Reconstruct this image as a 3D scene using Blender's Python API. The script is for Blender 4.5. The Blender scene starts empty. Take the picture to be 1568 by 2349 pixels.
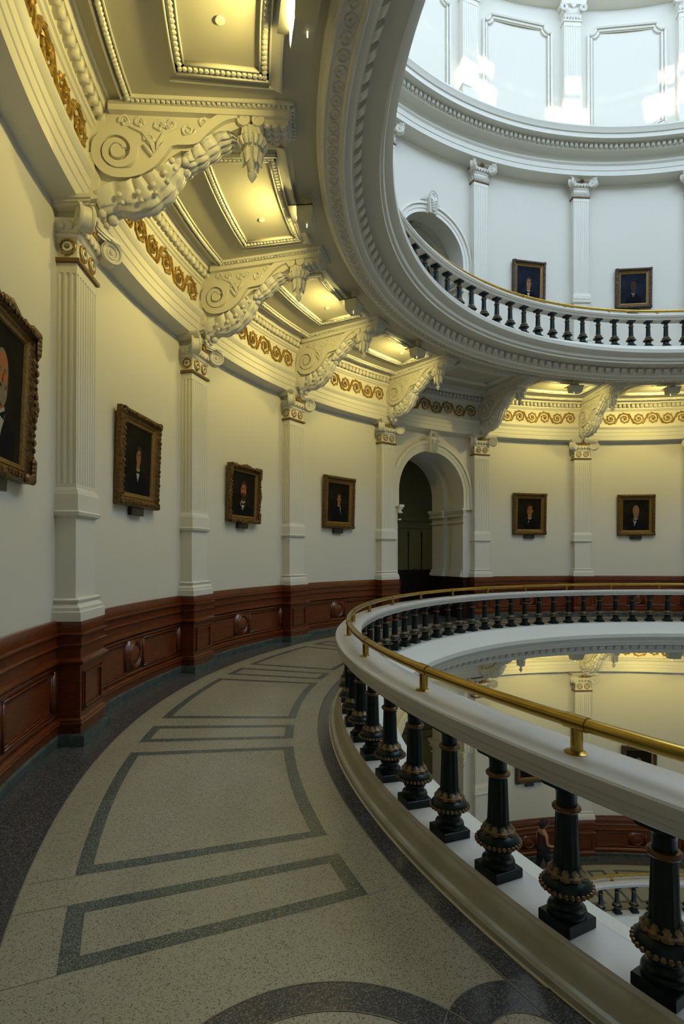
import bpy, bmesh, math, random
from mathutils import Vector, Matrix
random.seed(7)
PI = math.pi
SC = bpy.context.scene
COL = SC.collection
TH0 = .6149                      # angle of the first pilaster seen at the left
DT = 2 * PI / 20                 # twenty bays round the rotunda
EYE = 1.76

def pang(k): return TH0 + DT * (k - 1)     # pilaster k
def bang(k): return pang(k) + DT / 2       # bay between pilaster k and k+1
def cs(a): return math.cos(a), -math.sin(a)

# ------------------------------------------------------------------ materials
def newmat(name):
    m = bpy.data.materials.new(name); m.use_nodes = True
    nt = m.node_tree; b = nt.nodes['Principled BSDF']
    return m, nt, b
def rgb(c): return (c[0], c[1], c[2], 1)
def simple(name, col, rough=.5, metal=0, bump=0, bscale=60, var=.0, vscale=6, spec=.5, coat=0):
    m, nt, b = newmat(name)
    b.inputs['Base Color'].default_value = rgb(col)
    b.inputs['Roughness'].default_value = rough
    b.inputs['Metallic'].default_value = metal
    b.inputs['Specular IOR Level'].default_value = spec
    if coat: b.inputs['Coat Weight'].default_value = coat; b.inputs['Coat Roughness'].default_value = .15
    tc = nt.nodes.new('ShaderNodeTexCoord')
    if bump:
        n = nt.nodes.new('ShaderNodeTexNoise'); n.inputs['Scale'].default_value = bscale; n.inputs['Detail'].default_value = 3
        nt.links.new(tc.outputs['Object'], n.inputs['Vector'])
        bp = nt.nodes.new('ShaderNodeBump'); bp.inputs['Strength'].default_value = bump; bp.inputs['Distance'].default_value = .01
        nt.links.new(n.outputs['Fac'], bp.inputs['Height']); nt.links.new(bp.outputs['Normal'], b.inputs['Normal'])
    if var:
        n = nt.nodes.new('ShaderNodeTexNoise'); n.inputs['Scale'].default_value = vscale; n.inputs['Detail'].default_value = 4
        nt.links.new(tc.outputs['Object'], n.inputs['Vector'])
        r = nt.nodes.new('ShaderNodeValToRGB')
        r.color_ramp.elements[0].position = .3; r.color_ramp.elements[1].position = .7
        r.color_ramp.elements[0].color = rgb([max(0, c * (1 - var)) for c in col])
        r.color_ramp.elements[1].color = rgb([min(1, c * (1 + var)) for c in col])
        nt.links.new(n.outputs['Fac'], r.inputs['Fac']); nt.links.new(r.outputs['Color'], b.inputs['Base Color'])
    return m
def terrazzo(name, base, chip1, chip2, scale=140, amt=.35, rough=.22):
    m, nt, b = newmat(name)
    tc = nt.nodes.new('ShaderNodeTexCoord')
    v = nt.nodes.new('ShaderNodeTexVoronoi'); v.inputs['Scale'].default_value = scale
    nt.links.new(tc.outputs['Object'], v.inputs['Vector'])
    sep = nt.nodes.new('ShaderNodeSeparateColor'); nt.links.new(v.outputs['Color'], sep.inputs['Color'])
    r = nt.nodes.new('ShaderNodeValToRGB'); r.color_ramp.interpolation = 'CONSTANT'
    e = r.color_ramp.elements
    e[0].position = 0; e[0].color = rgb(base); e[1].position = 1 - amt; e[1].color = rgb(chip1)
    k = e.new(1 - amt * .35); k.color = rgb(chip2)
    k = e.new((1 - amt) * .5); k.color = rgb([c * 1.07 for c in base])
    nt.links.new(sep.outputs['Red'], r.inputs['Fac'])
    n = nt.nodes.new('ShaderNodeTexNoise'); n.inputs['Scale'].default_value = 1.3; n.inputs['Detail'].default_value = 5
    nt.links.new(tc.outputs['Object'], n.inputs['Vector'])
    mx = nt.nodes.new('ShaderNodeMix'); mx.data_type = 'RGBA'; mx.blend_type = 'MULTIPLY'; mx.inputs[0].default_value = .35
    r2 = nt.nodes.new('ShaderNodeValToRGB'); r2.color_ramp.elements[0].position = .35; r2.color_ramp.elements[0].color = (.72, .72, .70, 1); r2.color_ramp.elements[1].position = .65
    nt.links.new(n.outputs['Fac'], r2.inputs['Fac'])
    nt.links.new(r.outputs['Color'], mx.inputs[6]); nt.links.new(r2.outputs['Color'], mx.inputs[7])
    nt.links.new(mx.outputs[2], b.inputs['Base Color'])
    b.inputs['Roughness'].default_value = rough; b.inputs['Specular IOR Level'].default_value = .45
    return m
def wood(name, dark, light):
    m, nt, b = newmat(name)
    tc = nt.nodes.new('ShaderNodeTexCoord'); mp = nt.nodes.new('ShaderNodeMapping'); mp.inputs['Scale'].default_value = (2, 2, 16)
    nt.links.new(tc.outputs['Object'], mp.inputs['Vector'])
    n = nt.nodes.new('ShaderNodeTexNoise'); n.inputs['Scale'].default_value = 5; n.inputs['Detail'].default_value = 8; n.inputs['Roughness'].default_value = .7
    n.inputs['Distortion'].default_value = .6
    nt.links.new(mp.outputs['Vector'], n.inputs['Vector'])
    r = nt.nodes.new('ShaderNodeValToRGB'); r.color_ramp.elements[0].position = .35; r.color_ramp.elements[1].position = .68
    r.color_ramp.elements[0].color = rgb(dark); r.color_ramp.elements[1].color = rgb(light)
    nt.links.new(n.outputs['Fac'], r.inputs['Fac']); nt.links.new(r.outputs['Color'], b.inputs['Base Color'])
    b.inputs['Roughness'].default_value = .3; b.inputs['Coat Weight'].default_value = .3; b.inputs['Coat Roughness'].default_value = .2
    return m
def emis(name, col, s):
    m, nt, b = newmat(name)
    b.inputs['Base Color'].default_value = rgb(col)
    b.inputs['Emission Color'].default_value = rgb(col); b.inputs['Emission Strength'].default_value = s
    return m
M = {}
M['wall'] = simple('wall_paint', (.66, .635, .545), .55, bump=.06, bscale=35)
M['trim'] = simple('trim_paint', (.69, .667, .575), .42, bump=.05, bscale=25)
M['orn'] = simple('ornament_paint', (.68, .665, .595), .45, bump=.35, bscale=30)
M['egg'] = simple('moulded_paint', (.69, .675, .60), .45, bump=.25, bscale=45)
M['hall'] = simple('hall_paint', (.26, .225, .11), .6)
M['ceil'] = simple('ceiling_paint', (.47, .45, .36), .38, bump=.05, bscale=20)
M['gold'] = simple('gilding', (.33, .20, .04), .42, .3, bump=.4, bscale=60, var=.35, vscale=25)
M['umber'] = simple('umber_glaze', (.16, .085, .025), .45, .1, bump=.2)
M['oak'] = wood('red_oak', (.052, .008, .0012), (.20, .042, .006))
M['green'] = simple('green_marble', (.055, .075, .066), .3, var=.5, vscale=14)
M['bronze'] = simple('dark_green_enamel', (.002, .011, .0095), .30, var=.3, vscale=20, bump=.1, bscale=80, spec=.3)
M['oldgold'] = simple('dull_gold_leaf', (.19, .115, .042), .4, .4, bump=.3, bscale=120, var=.4, vscale=60)
M['copper'] = simple('brown_gilt_ring', (.15, .07, .022), .3, .4)
M['brass'] = simple('brass', (.47, .31, .06), .27, 1, var=.12, vscale=9)
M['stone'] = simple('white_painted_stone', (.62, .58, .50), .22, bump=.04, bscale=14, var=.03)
M['curb'] = simple('curb_face_shade', (.44, .41, .29), .4, bump=.05, var=.06)  # shade and warm lamplight on the white outer curb face put into colour
M['terr'] = terrazzo('cream_terrazzo', (.365, .318, .21), (.30, .255, .16), (.17, .13, .085), 210, .30, .2)
M['terrgreen'] = terrazzo('green_terrazzo', (.10, .112, .085), (.05, .06, .045), (.22, .23, .185), 210, .55, .2)
M['terrdark'] = terrazzo('charcoal_terrazzo', (.075, .073, .072), (.045, .042, .040), (.18, .155, .125), 190, .5, .17)
M['joint'] = simple('brass_divider', (.20, .17, .12), .4, .5)
M['frame'] = simple('antique_gold_frame', (.13, .068, .014), .38, .45, bump=1, bscale=38, var=.55, vscale=30)
M['frame2'] = simple('gilt_fillet', (.22, .125, .028), .35, .5, bump=.3, bscale=60, var=.3, vscale=40)
M['framedark'] = simple('dark_bole_frame', (.07, .045, .028), .4, .3, bump=1, bscale=40, var=.5, vscale=30)
M['paint_bg'] = simple('portrait_background', (.012, .010, .006), 6, spec=.12, var=.5, vscale=3)
M['paint_bgblue'] = simple('portrait_background_blue', (.012, .016, .028), 6, spec=.12, var=.4, vscale=3)
M['coat'] = simple('painted_black_coat', (.006, .006, .008), 6, spec=.12)
M['skinp'] = simple('painted_flesh', (.26, .115, .045), .35, var=.1, vscale=14, spec=.12)
M['skinr'] = simple('painted_flesh_red', (.34, .10, .028), .35, var=.1, vscale=14, spec=.12)
M['hairp'] = simple('painted_hair', (.035, .018, .008), .35, spec=.12)
M['greyp'] = simple('painted_grey_hair', (.16, .12, .08), .35, var=.3, vscale=20, spec=.12)
M['linen'] = simple('painted_white_linen', (.33, .31, .24), .35, spec=.12)
M['plate'] = simple('name_plate', (.012, .012, .012), .3, bump=.6, bscale=90)
M['platel'] = simple('name_plate_lettering', (.10, .10, .09), .4)
M['black'] = simple('black_iron', (.006, .006, .006), .35)
M['dark'] = simple('dark_stained_oak', (.02, .007, .003), .35, var=.4, vscale=5)
M['house'] = simple('fixture_enamel', (.50, .48, .36), .4)
M['lens'] = emis('lamp_lens', (1, .81, .25), 330)
M['lensb'] = emis('pilot_lens', (1, .85, .5), 1.5)
M['sky'] = emis('frosted_daylight_glass', (.60, .75, 1), 8.8)
M['skin'] = simple('skin', (.38, .17, .09), .5)
M['top'] = simple('maroon_vest', (.03, .008, .008), .8)
M['trous'] = simple('black_trousers', (.008, .008, .010), .8)
M['hair'] = simple('dark_hair', (.012, .007, .005), .6)
M['shoe'] = simple('shoe', (.02, .02, .02), .5)

# ------------------------------------------------------------------ mesh builder
class MB:
    """Collects shapes in section space: X radial, Y tangential, Z up (for angle 0)."""
    def __init__(s): s.v = []; s.f = []; s.m = []; s.mi = 0; s.tf = None
    def mat(s, i): s.mi = i; return s
    def add(s, vs, fs):
        o = len(s.v)
        if s.tf: vs = [s.tf(*v) for v in vs]
        s.v += [tuple(v) for v in vs]
        for f in fs: s.f.append([o + i for i in f]); s.m.append(s.mi)
    def box(s, x0, x1, y0, y1, z0, z1):
        s.add([(x0, y0, z0), (x1, y0, z0), (x1, y1, z0), (x0, y1, z0), (x0, y0, z1), (x1, y0, z1), (x1, y1, z1), (x0, y1, z1)],
              [(0, 3, 2, 1), (4, 5, 6, 7), (0, 1, 5, 4), (1, 2, 6, 5), (2, 3, 7, 6), (3, 0, 4, 7)])
    def frust(s, x0, x1, h0, h1, z0, z1, xb=None):
        """tapering block on the wall: front x0 at z0, x1 at z1, half widths h0,h1, back xb"""
        s.add([(x0, -h0, z0), (xb, -h0, z0), (xb, h0, z0), (x0, h0, z0), (x1, -h1, z1), (xb, -h1, z1), (xb, h1, z1), (x1, h1, z1)],
              [(0, 3, 2, 1), (4, 5, 6, 7), (0, 1, 5, 4), (1, 2, 6, 5), (2, 3, 7, 6), (3, 0, 4, 7)])
    def stack(s, prof, hw, xf, xb):
        """moulded block: prof = [(proj, z)...], width half hw+proj, front xf-proj"""
        vs = []; fs = []
        for p, z in prof:
            vs += [(xf - p, -hw - p, z), (xb, -hw - p, z), (xb, hw + p, z), (xf - p, hw + p, z)]
        n = len(prof)
        for i in range(n - 1):
            a = 4 * i; b = a + 4
            for j in range(4):
                k = (j + 1) % 4; fs.append((a + j, a + k, b + k, b + j))
        fs.append((3, 2, 1, 0)); t = 4 * (n - 1); fs.append((t, t + 1, t + 2, t + 3))
        s.add(vs, fs)
    def prism(s, poly, axis, a, b):
        n = len(poly)
        def P(u, v, w):
            return (u, w, v) if axis == 'y' else ((u, v, w) if axis == 'z' else (w, u, v))
        vs = [P(u, v, a) for u, v in poly] + [P(u, v, b) for u, v in poly]
        fs = [(i, (i + 1) % n, n + (i + 1) % n, n + i) for i in range(n)] + [tuple(range(n))[::-1], tuple(range(n, 2 * n))]
        s.add(vs, fs)
    def lathe(s, prof, cx=0, cy=0, n=16, a0=0, a1=2 * PI):
        full = abs(a1 - a0 - 2 * PI) < 1e-6; vs = []; fs = []; m = n if full else n + 1
        for r, z in prof:
            for i in range(m):
                t = a0 + (a1 - a0) * i / n; vs.append((cx + r * math.cos(t), cy + r * math.sin(t), z))
        for j in range(len(prof) - 1):
            for i in range(n):
                k = (i + 1) % m; fs.append((j * m + i, j * m + k, (j + 1) * m + k, (j + 1) * m + i))
        if full:
            if prof[0][0] > 1e-5: fs.append(tuple(range(m))[::-1])
            if prof[-1][0] > 1e-5: fs.append(tuple((len(prof) - 1) * m + i for i in range(m)))
        s.add(vs, fs)
    def sphere(s, c, r, nu=8, nv=5, sc=(1, 1, 1)):
        vs = [(c[0], c[1], c[2] + r * sc[2])]; fs = []
        for j in range(1, nv):
            p = PI * j / nv
            for i in range(nu):
                t = 2 * PI * i / nu
                vs.append((c[0] + r * sc[0] * math.sin(p) * math.cos(t), c[1] + r * sc[1] * math.sin(p) * math.sin(t), c[2] + r * sc[2] * math.cos(p)))
        vs.append((c[0], c[1], c[2] - r * sc[2])); L = len(vs) - 1
        for i in range(nu):
            k = (i + 1) % nu; fs.append((0, 1 + i, 1 + k)); fs.append((L, 1 + (nv - 2) * nu + k, 1 + (nv - 2) * nu + i))
            for j in range(nv - 2): fs.append((1 + j * nu + i, 1 + (j + 1) * nu + i, 1 + (j + 1) * nu + k, 1 + j * nu + k))
        s.add(vs, fs)
    def tube(s, pts, r, n=6, closed=False, sx=1, sy=1, up=None):
        """tube along pts; r number or list; section scaled sx (side) sy (up)"""
        pts = [Vector(p) for p in pts]; N = len(pts); vs = []; fs = []
        prev = None
        for i, p in enumerate(pts):
            a = pts[(i - 1) % N] if (closed or i > 0) else p
            b = pts[(i + 1) % N] if (closed or i < N - 1) else p
            t = (b - a).normalized()
            if up is not None: u = Vector(up)
            elif prev is None: u = Vector((0, 0, 1)) if abs(t.z) < .9 else Vector((1, 0, 0))
            else: u = prev
            x = t.cross(u).normalized(); u2 = x.cross(t).normalized(); prev = u2
            rr = r[i] if isinstance(r, (list, tuple)) else r
            for k in range(n):
                q = 2 * PI * (k + .5) / n
                vs.append(tuple(p + x * rr * sx * math.cos(q) + u2 * rr * sy * math.sin(q)))
        m = N if closed else N - 1
        for i in range(m):
            j = (i + 1) % N
            for k in range(n):
                l = (k + 1) % n; fs.append((i * n + k, i * n + l, j * n + l, j * n + k))
        if not closed: fs.append(tuple(range(n))[::-1]); fs.append(tuple((N - 1) * n + k for k in range(n)))
        s.add(vs, fs)
    def band(s, path, w, y0, y1):
        """flat band of in-plane width w following path [(x,z)] , extruded y0..y1"""
        vs = []; N = len(path)
        for i, (x, z) in enumerate(path):
            a = path[max(0, i - 1)]; b = path[min(N - 1, i + 1)]
            dx, dz = b[0] - a[0], b[1] - a[1]; l = math.hypot(dx, dz) or 1; nx, nz = -dz / l, dx / l
            ww = w[i] if isinstance(w, (list, tuple)) else w
            for (sg, y) in ((-1, y0), (1, y0), (1, y1), (-1, y1)):
                vs.append((x + nx * ww / 2 * sg, y, z + nz * ww / 2 * sg))
        fs = []
        for i in range(N - 1):
            for k in range(4):
                l = (k + 1) % 4; fs.append((i * 4 + k, i * 4 + l, i * 4 + 4 + l, i * 4 + 4 + k))
        fs.append((0, 1, 2, 3)); e = 4 * (N - 1); fs.append((e + 3, e + 2, e + 1, e))
        s.add(vs, fs)
    # --- curved (polar) helpers, a = angle offset
    def ring(s, prof, a0, a1, n, closed=True, smoothcap=True):
        full = abs(a1 - a0) > 2 * PI - 1e-6; m = n if full else n + 1; P = len(prof); vs = []; fs = []
        for i in range(m):
            a = a0 + (a1 - a0) * i / n; c, sn = cs(a)
            for r, z in prof: vs.append((r * c, r * sn, z))
        q = P if closed else P - 1
        for i in range(n):
            j = (i + 1) % m
            for k in range(q):
                l = (k + 1) % P; fs.append((i * P + k, i * P + l, j * P + l, j * P + k))
        if not full and closed: fs.append(tuple(range(P))); fs.append(tuple((m - 1) * P + k for k in range(P))[::-1])
        s.add(vs, fs)
    def cbox(s, r0, r1, a0, a1, z0, z1, n=1):
        s.ring([(r0, z0), (r1, z0), (r1, z1), (r0, z1)], a0, a1, n)
    def build(s, name, mats, parent=None, origin=(0, 0, 0), loc=None, rotz=0, smooth=35, kind=None, fix=True):
        me = bpy.data.meshes.new(name)
        o = Vector(origin)
        me.from_pydata([tuple(Vector(v) - o) for v in s.v], [], s.f)
        if not isinstance(mats, (list, tuple)): mats = [mats]
        for m in mats: me.materials.append(M[m])
        for p, mi in zip(me.polygons, s.m): p.material_index = mi; p.use_smooth = True
        if fix:
            b = bmesh.new(); b.from_mesh(me); bmesh.ops.recalc_face_normals(b, faces=b.faces); b.to_mesh(me); b.free()
        if smooth: me.set_sharp_from_angle(angle=math.radians(smooth))
        ob = bpy.data.objects.new(name, me); COL.objects.link(ob)
        if parent is not None: ob.parent = parent
        else:
            ob.location = loc if loc is not None else origin
            ob.rotation_euler = (0, 0, rotz)
        if kind: ob['kind'] = kind
        return ob
def pol(r, a, z): c, s_ = cs(a); return (r * c, r * s_, z)
def thing(name, label, cat, r, th, z, group=None):
    o = bpy.data.objects.new(name, None); COL.objects.link(o)
    o.location = pol(r, th, z); o.rotation_euler = (0, 0, -th); o.empty_display_size = .2
    o['label'] = label; o['category'] = cat
    if group: o['group'] = group
    return o
def copy_tree(o, parent=None):
    c = o.copy(); COL.objects.link(c); c.parent = parent
    for ch in list(o.children): copy_tree(ch, c)
    return c
def place(proto, used, r, th, z, label, group=None):
    """first call moves the prototype itself, later calls copy it"""
    if used[0]: o = copy_tree(proto)
    else: o = proto; used[0] = True
    o.location = pol(r, th, z); o.rotation_euler = (0, 0, -th); o['label'] = label
    if group: o['group'] = group
    return o
def struct(mb, name, mats, **k): return mb.build(name, mats, kind='structure', **k)

RW = 10.24      # wall radius
RS = 10.05      # pilaster shaft face
LOW = -6.97; UP = 6.63
N360 = 240

# ------------------------------------------------------------------ floors
def clip_ring(mb, cx, cy, R1, R2, n=64, z=.0012, keep=None):
    for i in range(n):
        t0, t1 = 2 * PI * i / n, 2 * PI * (i + 1) / n
        q = [(cx + R * math.cos(t), cy + R * math.sin(t), z) for R, t in ((R1, t0), (R2, t0), (R2, t1), (R1, t1))]
        if keep and not all(keep(x, y) for x, y, _ in q): continue
        mb.add(q, [(0, 1, 2, 3)])
def make_floor(name, z, seg=None):
    mb = MB()
    mb.mat(0).ring([(9.715, 0), (7.78, 0)], 0, 2 * PI, N360, closed=False)
    mb.mat(2).ring([(10.30, 0), (9.715, 0)], 0, 2 * PI, N360, closed=False)
    mb.mat(2).ring([(7.78, 0), (7.50, 0)], 0, 2 * PI, N360, closed=False)
    mb.mat(3).ring([(9.719, .0006), (9.713, .0006)], 0, 2 * PI, N360, closed=False)
    mb.mat(3).ring([(7.783, .003), (7.777, .003)], 0, 2 * PI, N360, closed=False)
    e = .0012
    def strip(r0, r1, a0, a1, n):
        mb.ring([(r1, e), (r0, e)], a0, a1, n, closed=False)
    for k in range(20):
        c = pang(k)
        # narrow panel in front of each pilaster
        mb.mat(1)
        w = .0262; b = .085
        for r0, r1 in ((8.022, 8.022 + b), (9.463 - b, 9.463)): strip(r0, r1, c - w, c + w, 4)
        for sg in (-1, 1):
            a0, a1 = sorted((c + sg * w, c + sg * (w - .0093)))
            strip(8.022 + b, 9.463 - b, a0, a1, 1)
        m = bang(k)
        if (k - 4) % 5 == 0:     # arch bays carry the medallion
            cx, cy, _ = pol(8.745, m, 0)
            mb.mat(2); clip_ring(mb, cx, cy, .57, .715, 96, e)
            clip_ring(mb, cx, cy, .16, .22, 48, e)
            for rr in (7.935, 9.555):
                sx, sy, _ = pol(rr, m, 0)
                clip_ring(mb, sx, sy, .155, .315, 64, e * 1.5); mb.mat(3); clip_ring(mb, sx, sy, .313, .317, 64, e * 2); clip_ring(mb, sx, sy, .153, .157, 64, e * 2); mb.mat(2)
            mb.mat(3); clip_ring(mb, cx, cy, .713, .718, 96, e * 2); clip_ring(mb, cx, cy, .567, .572, 96, e * 2)
            mb.mat(1)
        else:
            a = .0545; A0, A1 = pang(k) + a, pang(k + 1) - a
            for r0, r1 in ((8.022, 8.022 + .09), (9.463 - .085, 9.463)): strip(r0, r1, A0, A1, 14)
            strip(8.022 + .09, 9.463 - .085, A0, A0 + .0093, 1); strip(8.022 + .09, 9.463 - .085, A1 - .0093, A1, 1)
        # thin divider joints
        mb.mat(3)
        for da in (-.054, -.0265, .0265, .054):
            for r0, r1 in ((7.78, 8.022), (9.463, 9.715)):
                mb.ring([(r1, e * .6), (r0, e * .6)], c + da - .00018, c + da + .00018, 1, closed=False)
    for v in range(len(mb.v)): x, y, zz = mb.v[v]; mb.v[v] = (x, y, zz + z)
    # slab beneath
    mb.mat(0).ring([(10.30, z - .02), (7.6, z - .02), (7.6, z - .5), (10.30, z - .5)], 0, 2 * PI, 120)
    return struct(mb, name, ['terr', 'terrgreen', 'terrdark', 'joint'], smooth=0, fix=False)
make_floor('floor', 0)
make_floor('floor_lower', LOW)
mb = MB(); mb.ring([(10.3, UP), (7.5, UP), (7.5, UP - .35), (10.3, UP - .35)], 0, 2 * PI, 120); struct(mb, 'floor_upper', 'terr')
mb = MB(); mb.lathe([(0, -13.8), (10.3, -13.8)], n=96)
mb.mat(1); mb.ring([(6.6, -13.79), (6.2, -13.79)], 0, 2 * PI, 96, closed=False)
struct(mb, 'floor_ground', ['terr', 'terrdark'], smooth=0)

# ------------------------------------------------------------------ walls with arch openings
AHW = 1.11      # half width of an arch opening
def arch_bay(k): return (k - 4) % 5 == 0
def arch_top(t, spring):
    return spring + math.sqrt(max(0, AHW ** 2 - t ** 2))
def wall_ring(name, z0, z1, spring, R=RW, arches=True):
    mb = MB()
    ha = AHW / R
    for k in range(20):
        a0, a1 = pang(k), pang(k + 1)
        if arches and arch_bay(k):
            m = bang(k)
            mb.ring([(R, z0), (R, z1)], a0, m - ha, 4, closed=False)
            mb.ring([(R, z0), (R, z1)], m + ha, a1, 4, closed=False)
            n = 40; vs = []
            for i in range(n + 1):
                q = -PI / 2 + PI * i / n; t = AHW * math.sin(q); a = m + t / R
                vs += [pol(R, a, spring + AHW * math.cos(q)), pol(R, a, z1)]
            mb.add(vs, [(2 * i, 2 * i + 1, 2 * i + 3, 2 * i + 2) for i in range(n)])
        else: mb.ring([(R, z0), (R, z1)], a0, a1, 12, closed=False)
    return struct(mb, name, 'wall', smooth=30)
wall_ring('wall_middle', 0, 6.2, 3.41)
wall_ring('wall_lower', LOW, -.5, -3.30)
wall_ring('wall_upper', UP, 13.3, 9.80)

def arch_passage(name, m, zf, spring, light=False):
    """barrel passage behind an arch opening with a second pier and a stair hall wall"""
    mb = MB(); c0 = RW
    def opening(hw, sp, r0, r1, rad=None, z0=zf, n=28):
        rad = rad or hw; prof = [(-hw, z0)] + [(-rad * math.cos(PI * i / n) * hw / rad, sp + rad * math.sin(PI * i / n)) for i in range(n + 1)] + [(hw, z0)]
        vs = []
        for t, z in prof:
            ra = r0 if r0 > RW + .01 else math.sqrt(RW ** 2 - t * t)
            vs += [(ra, t, z), (r1, t, z)]
        mb.add(vs, [(2 * i, 2 * i + 1, 2 * i + 3, 2 * i + 2) for i in range(len(prof) - 1)])
        return prof
    def diaphragm(r, hw, sp, HW, ztop, z0=zf, n=28):
        inner = [(-hw, z0)] + [(-hw * math.cos(PI * i / n), sp + hw * math.sin(PI * i / n)) for i in range(n + 1)] + [(hw, z0)]
        vs = []
        for t, z in inner:
            x = -HW if t < -hw * .999 else (HW if t > hw * .999 else t * HW / hw)
            vs += [(r, t, z), (r, max(-HW, min(HW, x)), z0 if z == z0 else ztop)]
        fs = [(2 * i, 2 * i + 1, 2 * i + 3, 2 * i + 2) for i in range(len(inner) - 1)]
        mb.add(vs, fs)
        for sg in (-1, 1): mb.add([(r, sg * hw, z0), (r, sg * HW, z0), (r, sg * HW, ztop), (r, sg * hw, sp)], [(0, 1, 2, 3)])
    opening(1.11, spring, RW, 10.66)
    diaphragm(10.66, 1.11, spring, 1.32, spring + 1.5)
    opening(1.24, spring, 10.66, 10.98)
    diaphragm(10.98, 1.11, spring, 1.32, spring + 1.5)
    opening(1.11, spring, 10.98, 11.5)
    diaphragm(11.5, 1.11, spring, 3.2, spring + 1.6)
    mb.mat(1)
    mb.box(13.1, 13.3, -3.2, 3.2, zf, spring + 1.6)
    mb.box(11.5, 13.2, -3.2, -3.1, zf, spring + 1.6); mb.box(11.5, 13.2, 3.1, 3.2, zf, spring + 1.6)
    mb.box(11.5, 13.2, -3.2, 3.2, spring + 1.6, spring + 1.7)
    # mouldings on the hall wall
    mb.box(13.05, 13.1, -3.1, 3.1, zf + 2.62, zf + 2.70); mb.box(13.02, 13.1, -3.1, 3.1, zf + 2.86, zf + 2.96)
    mb.mat(0)
    iz = spring - .44
    for sg in (-1, 1):
        for (r0, r1, hw) in ((10.2, 10.66, 1.11), (10.66, 10.98, 1.24), (10.98, 11.5, 1.11)):
            for dz, h, p in ((0, .07, .12), (-.05, .05, .09), (-.12, .07, .06), (-.15, .03, .085), (-.33, .035, .055)):
                y0, y1 = sg * (hw - p), sg * (hw + .02)
                if r0 < 10.3: r0b = 10.13 - p * .6
                else: r0b = r0 - .02
                mb.box(r0b, r1 + p * .5, min(y0, y1), max(y0, y1), iz + dz, iz + dz + h)
            for dz, h, p in ((1.14, .1, .07), (1.24, .08, .04)):
                y0, y1 = sg * (hw - p), sg * (hw + .02)
                mb.box(max(r0, 10.24) - .02, r1 + p * .5, min(y0, y1), max(y0, y1), zf + dz, zf + dz + h)
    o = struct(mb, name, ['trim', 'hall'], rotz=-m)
    # floor, dark wainscot of the passage
    mb = MB()
    for sg in (-1, 1):
        for (r0, r1, hw) in ((10.115, 10.66, 1.11), (10.66, 10.98, 1.24), (10.95, 11.5, 1.11)):
            y0, y1 = sg * (hw - .05), sg * (hw + .02)
            y2 = sg * (1.30 if r0 < 10.3 else 1.33); mb.box(r0, r1 + .03, min(y0, y2), max(y0, y2), zf, zf + 1.13)
            mb.box(r0, r1 + .04, min(sg * (hw - .075), y1), max(sg * (hw - .075), y1), zf + .98, zf + 1.02)
    mb.box(13.0, 13.1, -3.1, 3.1, zf, zf + 1.27); mb.box(12.97, 13.0, -3.1, 3.1, zf + 1.2, zf + 1.27)
    mb.box(11.52, 13.1, -3.1, -3.04, zf, zf + 1.27); mb.box(11.52, 13.1, 3.04, 3.1, zf, zf + 1.27)
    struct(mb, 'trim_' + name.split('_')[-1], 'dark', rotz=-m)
    mb = MB(); mb.box(10.2, 13.2, -3.2, 3.2, zf - .1, zf - .001)
    struct(mb, 'floor_' + name.split('_')[-1], 'terrdark', rotz=-m)
arch_passage('wall_passage1', bang(4), 0, 3.41)
arch_passage('wall_passage2', bang(4), UP, 9.80)
arch_passage('wall_passage3', bang(4), LOW, -3.30)
for nm_, kk_ in (('9', 9), ('14', 14), ('19', 19)):     # unseen boxes added behind the other arches to shut out sky light
    for lv_, zf_, sp_ in (('a', 0, 3.41), ('b', UP, 9.80), ('c', LOW, -3.30)):
        mb = MB(); m_ = bang(kk_)
        mb.box(10.32, 13.2, -1.6, -1.5, zf_, sp_ + 1.4); mb.box(10.32, 13.2, 1.5, 1.6, zf_, sp_ + 1.4)
        mb.box(13.1, 13.2, -1.6, 1.6, zf_, sp_ + 1.4); mb.box(10.32, 13.2, -1.6, 1.6, sp_ + 1.4, sp_ + 1.5); mb.box(10.2, 13.2, -1.6, 1.6, zf_ - .1, zf_ - .001)
        mb.box(10.25, 10.33, -1.6, -1.12, zf_, sp_ + 1.4); mb.box(10.25, 10.33, 1.12, 1.6, zf_, sp_ + 1.4)
        mb.prism([(-1.6, sp_ + 1.45), (1.6, sp_ + 1.45), (1.6, sp_)] + [(1.12 * math.cos(PI * i_ / 16), sp_ + 1.12 * math.sin(PI * i_ / 16)) for i_ in range(17)] + [(-1.6, sp_)], 'x', 10.25, 10.33)
        struct(mb, 'wall_light_block_' + nm_ + lv_, 'wall', rotz=-m_, smooth=30)
for i, (t, top) in enumerate(((-1.03, 2.50), (-1.55, 2.50))):
    # two dark iron poles in the hall beyond the arch
    e = thing('iron_pole', ('left' if i == 0 else 'right') + ' black iron pole with a spear finial, inside the archway', 'pole', 12.55, bang(4), 0, None)
    mb = MB(); tt = t - .0
    mb.lathe([(.09, 0), (.09, .02), (.02, .05), (.017, .1), (.017, 2.3)], 0, tt, 8); mb.build('shaft', 'black', e)
    mb = MB(); mb.lathe([(.017, 2.3), (.035, 2.33), (.035, 2.36), (.018, 2.40), (.028, 2.44), (0, top + .02)], 0, tt, 8); mb.build('finial', 'black', e)

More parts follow.
